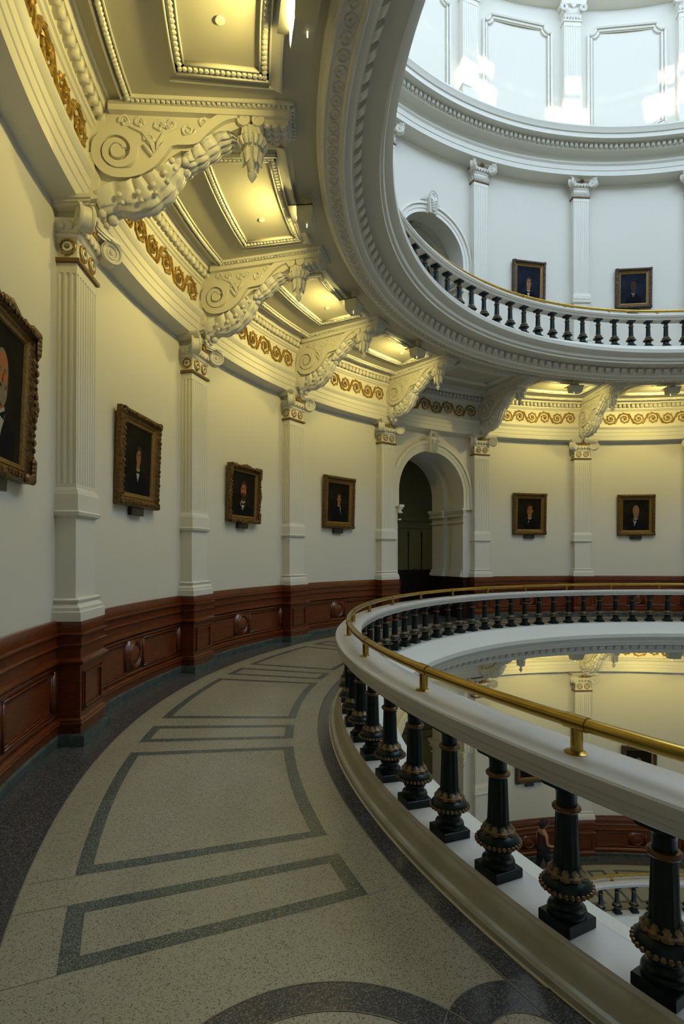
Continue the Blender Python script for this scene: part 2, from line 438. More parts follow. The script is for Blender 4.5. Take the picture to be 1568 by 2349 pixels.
def archivolt(m, spring, zlab, label):
    e = thing('arch_surround', label, 'arch', RW, m, spring)
    def sweep(R0, R1, d):
        mb = MB(); prof = []; n = 40
        path = [(-1, -.44)] + [(0, 0)]
        vs = []; fs = []
        pts = [('v', -1, -.42)] + [('a', PI * i / n, 0) for i in range(n + 1)] + [('v', 1, -.42)]
        for kk, q, zz in pts:
            for R, dep in ((R0, d[0]), (R0, 0), (R1, 0), (R1, d[1])):
                if kk == 'v': t = q * R; z = zz
                else: t = -R * math.cos(q); z = R * math.sin(q)
                x, y, _ = pol(RW - dep, t / RW, 0); vs.append((x - RW, y, z))
        for i in range(len(pts) - 1):
            for k in range(4):
                l = (k + 1) % 4; fs.append((i * 4 + k, i * 4 + l, i * 4 + 4 + l, i * 4 + 4 + k))
        mb.add(vs, fs); return mb
    mb = sweep(1.105, 1.20, (.045, .045)); mb2 = sweep(1.20, 1.30, (.06, .06)); mb3 = sweep(1.30, 1.375, (.10, .08))
    for q in (mb2, mb3): mb.add(q.v, q.f)
    mb.build('archivolt', 'trim', e, smooth=30)
    k = MB()
    k.add([(-.05, -.13, 1.06), (-.15, -.13, 1.06), (-.15, .13, 1.06), (-.05, .13, 1.06), (.02, -.15, 1.46), (-.19, -.15, 1.46), (-.19, .15, 1.46), (.02, .15, 1.46)],
          [(0, 3, 2, 1), (4, 5, 6, 7), (0, 1, 5, 4), (1, 2, 6, 5), (2, 3, 7, 6), (3, 0, 4, 7)])
    for y in (-.12, .12): k.tube([(-.165, y, 1.08), (-.195, y * 1.08, 1.45)], .012, 4)
    ks = k.build('keystone', 'trim', e, smooth=30)
    s2 = MB()   # shell crest and leaf spray
    for i in range(9):
        q = PI * i / 8; s2.sphere((-.15 + .0, -.085 * math.cos(q), 1.50 + .10 * math.sin(q)), .04, 6, 4, (.8, .8, 1))
    s2.tube([(-.17, -.15 * math.cos(PI * i / 12), 1.48 + .165 * math.sin(PI * i / 12)) for i in range(13)], .018, 5)
    for i in range(5):
        z = 1.12 + i * .065; w = .03 + .012 * i
        for sg in (-1, 1): s2.tube([(-.165, 0, z - .03), (-.20, sg * w, z), (-.19, sg * (w + .02), z + .035)], [.018, .022, .008], 5)
    for sg in (-1, 1):
        for i in range(5): s2.sphere((-.03, sg * (.19 + i * .035), 1.45 - i * .012), .026 - .003 * i, 6, 4)
    s2.build('keystone_carving', 'orn', e)
archivolt(bang(4), 3.41, 0, 'cream moulded arch surround with carved keystone framing the dark doorway on our floor')
archivolt(bang(4), 9.80, 0, 'pale moulded arch surround with carved keystone on the upper gallery')
archivolt(bang(4), -3.30, 0, 'cream arch surround glimpsed between the near balusters on the floor below')

# ------------------------------------------------------------------ entablature, ceilings, ring fascia
def entab(name, dz):
    P = [(RW + .03, 5.02), (10.0, 5.05), (9.995, 5.07), (9.995, 5.16), (9.985, 5.17), (9.98, 5.26), (9.97, 5.27), (9.965, 5.355), (9.95, 5.37), (9.925, 5.42), (9.925, 5.445),
         (9.985, 5.455), (9.985, 5.875), (9.965, 5.885), (9.95, 5.91), (9.93, 5.92), (9.93, 5.96), (9.932, 5.962), (9.932, 6.062), (9.84, 6.062), (9.835, 6.085),
         (9.825, 6.10), (9.80, 6.125), (9.775, 6.128), (9.765, 6.15), (9.78, 6.2), (RW + .03, 6.2)]
    mb = MB(); mb.ring([(r, z + dz) for r, z in P], 0, 2 * PI, N360)
    struct(mb, name, 'trim', smooth=25)
entab('trim_1', 0); entab('trim_2', -6.65)
def dentils(name, r0, r1, z0, z1, n, fill, mat='trim', a0=0, a1=2 * PI):
    mb = MB(); d = 2 * PI / n
    i0 = int(math.floor(a0 / d)); i1 = int(math.ceil(a1 / d))
    for i in range(i0, i1): mb.cbox(r0, r1, i * d, i * d + d * fill, z0, z1)
    return struct(mb, name, mat, smooth=0)
dentils('trim_3', 9.845, 9.935, 5.965, 6.06, 520, .58, a0=-.5, a1=3.3)
dentils('trim_4', 9.845, 9.935, 5.965 - 6.65, 6.06 - 6.65, 520, .58, a0=1.2, a1=3.3)

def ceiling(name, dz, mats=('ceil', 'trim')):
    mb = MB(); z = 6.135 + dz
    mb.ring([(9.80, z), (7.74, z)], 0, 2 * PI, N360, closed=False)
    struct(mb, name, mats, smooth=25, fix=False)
ceiling('ceiling', 0); ceiling('ceiling_lower', -6.65)

FASC = [(7.80, -.49), (7.80, -.545), (7.765, -.56), (7.755, -.60), (7.725, -.615), (7.70, -.60), (7.56, -.60), (7.545, -.625), (7.515, -.625), (7.50, -.60), (7.465, -.59), (7.43, -.565), (7.42, -.54),
        (7.40, -.53), (7.395, -.385), (7.335, -.38), (7.13, -.37), (7.10, -.362), (7.095, -.325), (7.06, -.30), (7.045, -.245), (6.985, -.20), (6.96, -.17), (6.945, -.155), (6.94, -.075), (6.955, -.055)]
def fascia(name, z):
    P = FASC + [(7.30, .135), (7.32, .148)] + [(7.40, .10), (7.80, 0 - .05)]
    mb = MB(); mb.ring([(r, zz + z) for r, zz in P], 0, 2 * PI, N360); struct(mb, name, 'trim', smooth=28)
fascia('trim_5', 0); fascia('trim_6', UP); fascia('trim_7', LOW)
def ring_ornament(name, z, a0, a1):
    """curved console dentils and the guilloche band under the balcony ring"""
    n = 224; d = 2 * PI / n; mb = MB()
    for i in range(int(a0 / d) - 1, int(a1 / d) + 1):
        a = i * d
        prof = [(7.40, -.395), (7.335, -.395), (7.31, -.42), (7.315, -.45), (7.345, -.49), (7.385, -.525), (7.40, -.53)]
        mb.ring([(r, q + z) for r, q in prof], a, a + d * .56, 2)
    struct(mb, name[0], 'stone', smooth=30)
    mb = MB(); n = 300; d = 2 * PI / n
    for i in range(int(a0 / d) - 1, int(a1 / d) + 1):
        a = i * d; R = 7.63
        pts = [pol(R + .046 * math.cos(q), a + .056 / R * math.sin(q) * 1.15, z - .603) for q in [2 * PI * j / 10 for j in range(10)]]
        mb.tube(pts, .011, 4, closed=True)
        mb.sphere(pol(R, a, z - .603), .018, 6, 4)
    struct(mb, name[1], 'stone')
ring_ornament(('trim_8', 'trim_9'), UP, -.6, 3.1)
ring_ornament(('trim_10', 'trim_11'), 0, 1.3, 3.1)

# upper cornice, drum and dome
P = [(RW + .03, 12.60), (9.86, 12.64), (9.86, 12.77), (9.845, 12.78), (9.84, 12.90), (9.80, 12.95), (9.80, 12.97), (9.86, 12.985), (9.86, 13.09), (9.82, 13.12), (9.70, 13.14), (9.60, 13.16),
     (9.58, 13.19), (9.575, 13.32), (9.50, 13.33), (9.34, 13.34), (9.33, 13.44), (9.30, 13.46), (9.28, 13.52), (9.25, 13.58), (9.25, 13.62), (10.9, 13.66), (10.9, 13.5), (10.3, 12.7)]
mb = MB(); mb.ring(P, 0, 2 * PI, N360); struct(mb, 'trim_12', 'trim', smooth=25)
dentils('trim_13', 9.50, 9.58, 13.20, 13.31, 420, .58, a0=1.2, a1=3.3)
RD = 10.75
mb = MB(); mb.ring([(RD, 13.6), (RD, 18.6)], 0, 2 * PI, N360, closed=False); struct(mb, 'wall_drum', 'wall', smooth=30)
P = [(RD + .02, 18.30), (10.45, 18.34), (10.45, 18.55), (10.40, 18.6), (10.40, 19.0), (10.2, 19.1), (9.9, 19.2), (9.9, 19.4), (9.7, 19.5), (9.7, 19.6), (RD + .3, 19.6)]
mb = MB(); mb.ring(P, 0, 2 * PI, N360); struct(mb, 'trim_14', 'trim', smooth=25)
# unseen dome shell: glowing clerestory panes for daylight, upper gaps shaped for sun patches
mb = MB(); RC_ = 9.9
nw = 20; d = 2 * PI / nw
mb.ring([(RC_, 19.5), (RC_, 20.1)], 0, 2 * PI, 120, closed=False)
for i in range(nw):
    a = pang(0) + i * d
    mb.ring([(RC_, 20.1), (RC_, 23.4)], a - .045, a + .045, 2, closed=False)
mb.ring([(RC_, 23.4), (9.6, 24.2)], 0, 2 * PI, 120, closed=False)
SUNW = .055
mb.ring([(9.32, 24.68), (9.17, 24.94)], 0, 2 * PI, 120, closed=False)
for i in range(nw):
    a = pang(0) + i * d
    mb.ring([(9.6, 24.2), (9.32, 24.68)], a + SUNW * 1.6, a + d - SUNW * 1.6 + .05, 6, closed=False)
    for q0, q1 in ((.0, .10), (.13, .16), (.20, .235), (.265, 1.0)):
        mb.ring([(9.17, 24.94), (9.0, 25.22)], a + d * q0 - .05, a + d * q1 - .05, 3, closed=False)
mb.ring([(9.0, 25.22), (8.9, 25.4)], 0, 2 * PI, 120, closed=False)
mb.ring([(8.9, 25.4), (7.4, 27), (5, 28.4), (2.5, 29.1), (.01, 29.3)], 0, 2 * PI, 120, closed=False)
struct(mb, 'ceiling_dome', 'trim', smooth=30)
mb = MB(); mb.ring([(RC_ + .05, 20.1), (RC_ + .05, 23.4)], 0, 2 * PI, 120, closed=False)
struct(mb, 'window_1', 'sky', smooth=30)

# ------------------------------------------------------------------ balustrades
def baluster_parts(parent_loc_r=7.45, seg=20, beads=28):
    """returns a prototype baluster (object with sub-parts), local origin at its foot"""
    mb = MB()
    pr = [(.05, .05), (.078, .05), (.082, .058), (.083, .07), (.078, .082), (.066, .088), (.060, .098), (.060, .112), (.068, .118), (.071, .128), (.066, .138), (.062, .142), (.070, .150),
          (.095, .158), (.106, .168), (.106, .178), (.100, .192), (.086, .208), (.074, .216), (.074, .238), (.066, .244), (.056, .26)]
    mb.lathe(pr, n=seg)
    # fluted shaft
    vs = []; n = 40; zs = [(.058, .25), (.054, .27), (.0515, .33), (.046, .50)]
    for r, z in zs:
        for i in range(n):
            rr = r * (1 - (.07 if i % 4 < 2 else 0)); t = 2 * PI * i / n; vs.append((rr * math.cos(t), rr * math.sin(t), z))
    mb.add(vs, [(j * n + i, j * n + (i + 1) % n, (j + 1) * n + (i + 1) % n, (j + 1) * n + i) for j in range(3) for i in range(n)])
    mb.lathe([(.044, .50), (.044, .57), (.050, .585), (.062, .597), (.066, .602)], n=seg)
    body = mb.build('baluster', 'bronze', None, smooth=40)
    p = MB(); p.stack([(-.003, 0), (0, .003), (0, .046), (-.004, .05)], .083, -.083, .083); p.build('plinth', 'bronze', body)
    p = MB(); p.stack([(-.012, .600), (0, .608), (0, .6405)], .074, -.074, .074); p.build('abacus', 'bronze', body)
    p = MB()
    for i in range(beads):
        t = 2 * PI * i / beads; p.sphere((.107 * math.cos(t), .107 * math.sin(t), .170), .0108, 7, 5)
    q = p.build('bead_ring', 'oldgold', body); q['label'] = 'ring of dull gold beads'
    p = MB()
    for i in range(10):
        t = 2 * PI * i / 10; c, s_ = math.cos(t), math.sin(t); vs = []; fs = []
        rows = [(.074, .212, .006), (.083, .217, .020), (.081, .230, .0245), (.068, .243, .021), (.059, .258, .010)]
        for (r, z, w) in rows:
            for u, dr in ((-1, -.006), (0, .004), (1, -.006)):
                vs.append(((r + dr) * c - u * w * s_, (r + dr) * s_ + u * w * c, z))
        for j in range(4):
            for u in range(2): fs.append((j * 3 + u, j * 3 + u + 1, j * 3 + 4 + u, j * 3 + 3 + u))
        p.add(vs, fs)
    q = p.build('leaf_collar', 'oldgold', body, fix=False); q['label'] = 'collar of dull gold leaves'
    p = MB(); p.lathe([(.044, .492), (.054, .494), (.061, .502), (.061, .510), (.054, .518), (.044, .52)], n=20); q = p.build('neck_ring', 'copper', body); q['label'] = 'brown gilt ring'
    return body
COPE = [(7.602, .872), (7.600, .895), (7.592, .905), (7.575, .909), (7.455, .911), (7.44, .918), (7.335, .920), (7.318, .915), (7.312, .90), (7.312, .874), (7.320, .866), (7.322, .852), (7.335, .835), (7.350, .826),
        (7.352, .812), (7.362, .80), (7.362, .7895), (7.578, .7895), (7.583, .795), (7.583, .818), (7.590, .822), (7.590, .848), (7.600, .853)]
CURB = [(7.655, 0.002), (7.652, .03), (7.640, .042), (7.622, .046), (7.608, .040), (7.600, .05), (7.585, .085), (7.560, .115), (7.545, .128), (7.537, .148), (7.530, .150), (7.322, .150), (7.30, .137), (7.30, .01)]
def balustrade(label, z, i0, i1):
    e = thing('balustrade', label, 'balustrade', 7.45, 0, z)
    e.rotation_euler = (0, 0, 0)
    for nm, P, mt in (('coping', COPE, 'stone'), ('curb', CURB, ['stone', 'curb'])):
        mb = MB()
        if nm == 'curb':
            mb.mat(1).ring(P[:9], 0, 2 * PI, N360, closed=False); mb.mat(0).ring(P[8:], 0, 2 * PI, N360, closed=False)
            mb.v = [(x, y, q) for x, y, q in mb.v]
        else: mb.ring(P, 0, 2 * PI, N360)
        o = mb.build(nm, mt, e, origin=(7.45, 0, 0), smooth=30, fix=(nm != 'curb'))
        if nm == 'curb':
            b = bmesh.new(); b.from_mesh(o.data); bmesh.ops.remove_doubles(b, verts=b.verts, dist=1e-5); bmesh.ops.recalc_face_normals(b, faces=b.faces); b.to_mesh(o.data); b.free()
    return e
BAL = baluster_parts(); bal_used = [False]
BD = 2 * PI / 110
def add_balusters(e, i0, i1):
    for i in range(i0, i1):
        a = .1750 + BD * i
        if bal_used[0]: o = copy_tree(BAL)
        else: o = BAL; bal_used[0] = True
        o.parent = e
        x, y, _ = pol(7.452, a, 0)
        o.location = (x - 7.45, y, .15); o.rotation_euler = (0, 0, -a)
def handrail(label, z, i0, i1):
    e = thing('handrail', label, 'handrail', 7.455, 0, z + .909)
    mb = MB(); R = 7.455
    mb.tube([(R * math.cos(2 * PI * i / 160) - R, R * math.sin(2 * PI * i / 160), .131) for i in range(160)], .0295, 14, closed=True, up=(0, 0, 1))
    mb.build('rail', 'brass', e)
    proto = None
    for i in range(i0, i1):
        a = .1675 + i * 2 * PI / 39
        if proto is None:
            m = MB(); m.lathe([(.026, .003), (.026, .11)], n=14)
            m.tube([(0, -.055, .131), (0, .055, .131)], .0335, 14)
            proto = m.build('rail_post', 'brass', e)
            m = MB(); m.lathe([(.052, 0.0005), (.052, .005), (.046, .008), (.030, .010), (.027, .012)], n=20); m.build('flange', 'brass', proto)
            o = proto
        else: o = copy_tree(proto, e)
        x, y, _ = pol(R, a, 0); o.location = (x - R, y, 0); o.rotation_euler = (0, 0, -a)
b1 = balustrade('long curved white balustrade with dark green balusters around our floor opening', 0, 0, 0)
add_balusters(b1, -6, 44)
b2 = balustrade('curved white balustrade of the upper gallery seen from below, dark green balusters', UP, 0, 0)
add_balusters(b2, 14, 48)
b3 = balustrade('small piece of white balustrade on the floor below, at the bottom right', LOW, 0, 0)
add_balusters(b3, 26, 46)
handrail('thick brass handrail standing on the white coping of our floor', 0, -2, 17)
handrail('thin brass handrail along the upper gallery coping', UP, 4, 18)
handrail('brass handrail on the floor below at the bottom right', LOW, 9, 16)

# ------------------------------------------------------------------ pilasters
def spiral(cx, cz, R0, R1, a0, a1, n):
    return [(cx + (R0 + (R1 - R0) * i / n) * math.cos(a0 + (a1 - a0) * i / n), cz + (R0 + (R1 - R0) * i / n) * math.sin(a0 + (a1 - a0) * i / n)) for i in range(n + 1)]
def capital(e, zc, style):
    """Scamozzi style capital; zc = underside of the brown band"""
    X = RS - RW
    orn = 'gold' if style != 'upper' else 'umber'
    mb = MB()
    mb.stack([(.006, zc + .05), (.0, zc + .06), (.0, zc + .235), (.012, zc + .245), (.022, zc + .262), (.012, zc + .28), (.0, zc + .285), (.01, zc + .30), (.045, zc + .36), (.055, zc + .40), (.02, zc + .42), (.0, zc + .43), (0, zc + .50)], .232, X, .0)
    # abacus with hollow sides
    def plan(k, d):
        pts = []
        c = .405 + d; f = -.19 - d
        for i in range(9):
            u = -1 + i / 4; pts.append((X + f + .11 * (1 - u * u), u * c))
        return [(0, -c + .03)] + [(X + f + .10, -c - .015)][:0] + pts + [(0, c - .03)]
    for d, z0, z1 in ((-.03, .475, .50), (-.012, .50, .525), (.0, .525, .56)):
        mb.prism(plan(0, d), 'z', zc + z0, zc + z1)
    cap = mb.build('capital', 'trim', e, smooth=35)
    p = MB(); p.stack([(.0, zc), (.028, zc + .008), (.030, zc + .04), (.01, zc + .05)], .232, X, 0); q = p.build('necking_band', 'umber', cap); q['label'] = 'dark brown band'
    # volutes
    for sg in (-1, 1):
        p = MB(); cx, cy, cz = X - .095, sg * .305, zc + .375; R = .122; th = .055
        ux, uy = -.62, sg * .785          # diagonal direction
        nx, ny = -uy, ux
        def T(u, w, z): return (cx + ux * u + nx * w, cy + uy * u + ny * w, cz + z)
        n = 20
        for w0, w1, r in ((-th, th, R * .93),):
            vs = [T(r * math.cos(2 * PI * i / n), w0, r * math.sin(2 * PI * i / n)) for i in range(n)] + [T(r * math.cos(2 * PI * i / n), w1, r * math.sin(2 * PI * i / n)) for i in range(n)]
            p.add(vs, [(i, (i + 1) % n, n + (i + 1) % n, n + i) for i in range(n)] + [tuple(range(n)), tuple(range(n, 2 * n))[::-1]])
        for w in (-th, th):
            sp = spiral(0, 0, R, .03, PI * .5, PI * .5 - 4.2 * PI, 36)
            p.tube([T(a, w, b) for a, b in sp], [.020 - .010 * i / 36 for i in range(37)], 5)
            p.sphere(T(0, w, 0), .028, 8, 5)
        p.tube([T(-.30, 0, -.02), T(-.2, 0, .10), T(-.09, 0, .125), T(0, 0, R)], [.02, .03, .035, .03], 6)
        p.build('volute', 'trim', cap)
    # eggs and gilded pits
    p = MB(); g = MB()
    for i in range(5):
        y = -.18 + .09 * i; p.sphere((X - .035, y, zc + .345), .034, 8, 5, (.8, 1, 1.25))
        if i < 4: g.sphere((X - .035, y + .045, zc + .335), .017, 6, 4, (.8, .8, 1.5))
    for sg in (-1, 1):
        for i in range(2): p.sphere((X + .05 + .08 * i, sg * .262, zc + .345), .034, 8, 5, (1, .8, 1.25))
    p.build('egg_moulding', 'trim', cap)
    # central flower with gilded leaves
    zz = zc + .45
    if style != 'upper':
        for i in range(9):
            t = PI * (-.15 + 1.3 * i / 8); g.tube([(X - .03, .03 * math.cos(t), zz - .01), (X - .06, .075 * math.cos(t), zz + .065 * math.sin(t)), (X - .045, .10 * math.cos(t), zz + .055 * math.sin(t))], [.012, .020, .010], 5)
        g.sphere((X - .055, 0, zz), .030, 8, 5)
        for sg in (-1, 1): g.tube([(X - .04, sg * (.05 + .02 * i), zz - .02 + .045 * math.sin(i * .8)) for i in range(6)], .013, 5)
    else:
        for i in range(7):
            t = PI * (i / 6); g.tube([(X - .03, .01 * math.cos(t), zz - .05), (X - .07, .055 * math.cos(t), zz + .02 * math.sin(t)), (X - .05, .03 * math.cos(t), zz + .11 * math.sin(t))], [.012, .018, .008], 5)
    g.build('gilded_flower', orn, cap)
    if style != 'upper':
        # ringed rosettes on the neck
        for (c, ax) in (((X - .004, -.105, zc + .15), 'x'), ((X - .004, .105, zc + .15), 'x'), ((X + .085, -.236, zc + .15), 'y'), ((X + .085, .236, zc + .15), 'y')):
            p = MB(); p.mat(0)
            def T2(r, t, h):
                return (c[0] - h, c[1] + r * math.cos(t), c[2] + r * math.sin(t)) if ax == 'x' else (c[0] + r * math.cos(t), c[1] + math.copysign(h, c[1]), c[2] + r * math.sin(t))
            p.tube([T2(.066 + (.006 if i % 2 else 0), 2 * PI * i / 24, .006) for i in range(24)], .011, 5, closed=True)
            p.sphere(T2(0, 0, .016), .016, 6, 4)
            p.mat(1); p.tube([T2(.036, 2 * PI * i / 12, .010) for i in range(12)], .013, 5, closed=True)
            p.build('rosette', ['gold' if style != 'upper' else 'umber', 'trim'], cap)
    else:
        p = MB()
        for i in range(6):
            y = -.205 + .082 * i
            for sg in (-1, 1): p.tube([(X - .005, y, zc + .07), (X - .02, y + sg * .028, zc + .11), (X - .025, y + sg * .012, zc + .16), (X - .035, y + sg * .034, zc + .17)], [.010, .012, .012, .006], 5)
        for sg in (-1, 1):
            for i in range(2): p.tube([(X + .05 + .08 * i, sg * .235, zc + .07), (X + .04 + .08 * i, sg * .255, zc + .12), (X + .06 + .08 * i, sg * .27, zc + .17)], [.012, .014, .006], 5)
        p.build('leaf_row', 'orn', cap)
def pilaster(zw, zb, zc, style, plinth=True):
    """local z 0 = floor; zw wainscot top, zb underside of the mid block, zc capital start"""
    e = thing('pilaster', '', 'pilaster', RW, 0, 0)
    X = RS - RW
    if plinth:
        mb = MB(); xf = 9.985 - RW
        mb.stack([(.010, .105), (.010, .18), (.026, .185), (.028, .2), (.014, .215), (.020, .228), (.003, .245), (0, .25), (0, .735), (.012, .74), (.040, .752), (.044, .775), (.02, .79), (.004, .80), (.004, .90),
                  (.016, .905), (.030, .925), (.014, .935), (.014, 1.0), (.034, 1.01), (.040, 1.025), (.012, 1.035), (.012, 1.13), (.006, 1.142)], .283, xf, .03)
        w = mb.build('wooden_plinth', 'oak', e, smooth=30)
        p = MB()
        for (y0, y1, z0, z1) in ((-.21, .21, .325, .345), (-.21, .21, .63, .65), (-.21, -.19, .325, .65), (.19, .21, .325, .65)): p.box(xf - .022, xf + .01, y0, y1, z0, z1)
        for (y0, y1, z0, z1) in ((-.235, .235, .30, .31), (-.235, .235, .665, .675), (-.235, -.225, .30, .675), (.225, .235, .30, .675)): p.box(xf - .012, xf + .01, y0, y1, z0, z1)
        p.build('panel_moulding', 'oak', w)
        mb = MB(); mb.stack([(0, 0.0), (0, .09), (-.01, .105)], .345, 9.925 - RW, .04); q = mb.build('marble_base', 'green', e); q['label'] = 'dark green marble base block'
    mb = MB()
    mb.stack([(.0, zw), (0, zw + .085), (-.012, zw + .092), (-.014, zw + .10), (-.012, zw + .125), (-.045, zw + .155), (-.05, zw + .165), (-.038, zw + .175), (-.03, zw + .195), (-.05, zw + .21)], .305, 9.975 - RW, .02)
    mb.build('pilaster_base', 'trim', e, smooth=25)
    mb = MB(); mb.box(X, .02, -.2325, .2325, zw + .15, zb + .05)
    mb.stack([(.0, zb - .02), (.035, zb), (.045, zb + .03), (.030, zb + .045), (.030, zb + .20), (.024, zb + .205), (.018, zb + .235), (.004, zb + .26)], .2325, X, .02)
    if style == 'upper':
        for i in range(12): mb.sphere((X - .035, -.22 + .04 * i, zb + .11), .02, 6, 4, (.5, 1, 1))
    mb.build('pedestal', 'trim', e, smooth=25)
    # fluted shaft
    mb = MB(); hw = .2325; prof = []; nf = 8; pit = 2 * hw / nf
    prof = [(.02, -hw)]
    for yc in (.03 + 0, .105 + 0):   # side flutes
        pass
    side = [(.0, 0)] + []
    for j in range(2, -1, -1):
        xc = X + .028 + .058 * j
        for q in range(5): t = PI * q / 4; side.append((xc + .019 * math.cos(t), .011 * math.sin(t)))
    prof = [(x, -hw + d) for x, d in side] + [(X, -hw)]
    for j in range(nf):
        yc = -hw + pit * (j + .5)
        for q in range(5): t = PI * q / 4; prof.append((X + .013 * math.sin(t), yc - .018 * math.cos(t)))
    prof += [(X, hw)] + [(x, hw - d) for x, d in side[::-1]]
    zs0, zs1 = zb + .30, zc - .09
    n = len(prof); vs = [(x, y, zs0) for x, y in prof] + [(x, y, zs1) for x, y in prof]
    mb.add(vs, [(i, (i + 1) % n, n + (i + 1) % n, n + i) for i in range(n)])
    mb.box(X, .01, -hw, hw, zb + .24, zs0); mb.box(X, .01, -hw, hw, zs1, zc + .02)
    mb.build('shaft', 'trim', e, smooth=30)
    capital(e, zc, style)
    return e
def put(proto, r, th, z, label, first):
    o = proto if first else copy_tree(proto)
    o.location = pol(r, th, z); o.rotation_euler = (0, 0, -th); o['label'] = label
    return o
PM = pilaster(1.14, 2.13, 4.50, 'mid')
labs = {0: 'fluted cream pilaster just left of the leftmost portrait, behind the viewer', 1: 'nearest and tallest fluted pilaster, at the left beside the cut-off portrait',
        2: 'fluted cream pilaster, second from the left, between the two nearest whole portraits', 3: 'fluted cream pilaster, third from the left, just right of the bearded sitter portrait',
        4: 'fluted cream pilaster at the left jamb of the dark archway on our floor', 5: 'fluted cream pilaster at the right jamb of the dark archway on our floor',
        6: 'fluted cream pilaster on our floor between the two far portraits', 7: 'fluted cream pilaster on our floor cut by the right edge of the picture'}
for i, k in enumerate((0, 1, 2, 3, 4, 5, 6, 7)): put(PM, RW, pang(k), 0, labs[k], i == 0)
PU = pilaster(1.14, 9.05 - UP, 12.10 - UP, 'upper', plinth=False)
labs = {4: 'pale upper gallery pilaster left of the upper arch, mostly hidden by the balcony ring', 5: 'pale fluted upper gallery pilaster beside the upper arch', 6: 'pale fluted upper gallery pilaster between the two upper portraits', 7: 'pale fluted upper gallery pilaster at the right edge of the picture'}
for i, k in enumerate((4, 5, 6, 7)): put(PU, RW, pang(k), UP, labs[k], i == 0)
PL = pilaster(1.14, 2.13, 4.78, 'mid')
labs = {3: 'lower floor pilaster left of the lower arch, behind the balusters', 4: 'lower floor pilaster at the left side of the lower arch, behind the balusters', 5: 'lower floor pilaster seen between the handrail and the near balusters, left of the other one', 6: 'lower floor pilaster under the brass handrail, right of the wider one beside the arch', 7: 'lower floor pilaster hidden at the right behind the coping'}
for i, k in enumerate((4, 5, 6)): put(PL, RW, pang(k), LOW, labs[k], i == 0)

# ------------------------------------------------------------------ oak wainscot
def wainscot():
    e = thing('wainscot', '', 'wall panelling', RW, 0, 0)
    A = DT / 2 - .0265
    def b(mb, name, mat, par, sm=30):
        return mb.build(name, mat, par, origin=(RW, 0, 0), smooth=sm)
    mb = MB()
    P = [(RW + .02, .10), (10.175, .10), (10.175, .17), (10.16, .18), (10.155, .195), (10.168, .205), (10.162, .22), (10.182, .24), (10.205, .25), (10.205, .735), (10.19, .745), (10.162, .755), (10.158, .775), (10.18, .79), (10.197, .80), (10.197, .885),
         (10.18, .895), (10.168, .91), (10.185, .925), (10.187, 1.0), (10.162, 1.01), (10.157, 1.025), (10.185, 1.035), (10.187, 1.13), (10.195, 1.145), (RW + .02, 1.145)]
    mb.ring(P, -A, A, 14); w = b(mb, 'panelling', 'oak', e)
    # rails and stiles
    mb = MB(); r0, r1 = 10.188, 10.21
    ap = [(-A + .012, -.022), (.022, A - .012)]
    mb.cbox(r0, r1, -A, A, .25, .30, 12); mb.cbox(r0, r1, -A, A, .69, .735, 12)
    mb.cbox(r0, r1, -A, -A + .009, .3, .69); mb.cbox(r0, r1, A - .009, A, .3, .69); mb.cbox(r0, r1, -.020, .020, .3, .69, 3)
    b(mb, 'rails_and_stiles', 'oak', w, 0)
    for a0, a1 in ((-A + .011, -.0215), (.0215, A - .011)):
        mb = MB()
        for d, rr, t in ((0, 10.178, .018), (.022, 10.190, .012)):
            da = d / 10.2
            mb.cbox(rr, r1, a0 + da, a1 - da, .305 + d, .305 + d + t, 6); mb.cbox(rr, r1, a0 + da, a1 - da, .685 - d - t, .685 - d, 6)
            mb.cbox(rr, r1, a0 + da, a0 + da + t / 10.2, .305 + d, .685 - d); mb.cbox(rr, r1, a1 - da - t / 10.2, a1 - da, .305 + d, .685 - d)
        b(mb, 'panel_moulding', 'oak', w, 0)
    mb = MB()
    for R, rt, rr in ((.150, .014, 10.185), (.128, .010, 10.192), (.172, .007, 10.187)):
        mb.tube([pol(rr, R * math.cos(q) / 10.2, .495 + R * math.sin(q)) for q in [2 * PI * i / 32 for i in range(32)]], rt, 6, closed=True)
    b(mb, 'roundel', 'oak', w, 60)
    mb = MB(); mb.ring([(RW + .02, 0), (10.158, 0), (10.158, .085), (10.172, .103), (RW + .02, .103)], -A - .01, A + .01, 14)
    q = b(mb, 'marble_base', 'green', e); q['label'] = 'dark green marble base'
    return e
WP = wainscot(); n_w = 0
wl = {(0, 0): 'red oak wall panelling at the lower left edge, under the cut-off portrait', (1, 0): 'red oak wall panelling with a roundel under the first whole portrait from the left',
      (2, 0): 'red oak wall panelling with a roundel under the portrait of the bearded sitter', (3, 0): 'red oak wall panelling just left of the dark archway', (5, 0): 'far red oak wall panelling just right of the archway, behind the balustrade',
      (6, 0): 'far red oak wall panelling at the right edge behind the balustrade', (-1, 0): 'x',
      (5, 1): 'dark red panelling on the lower floor behind the walking person', (6, 1): 'dark red panelling on the lower floor to the right of the walking person'}
for (k, lv), lab in wl.items():
    if k < 0: continue
    put(WP, RW, bang(k), 0 if lv == 0 else LOW, lab, n_w == 0); n_w += 1

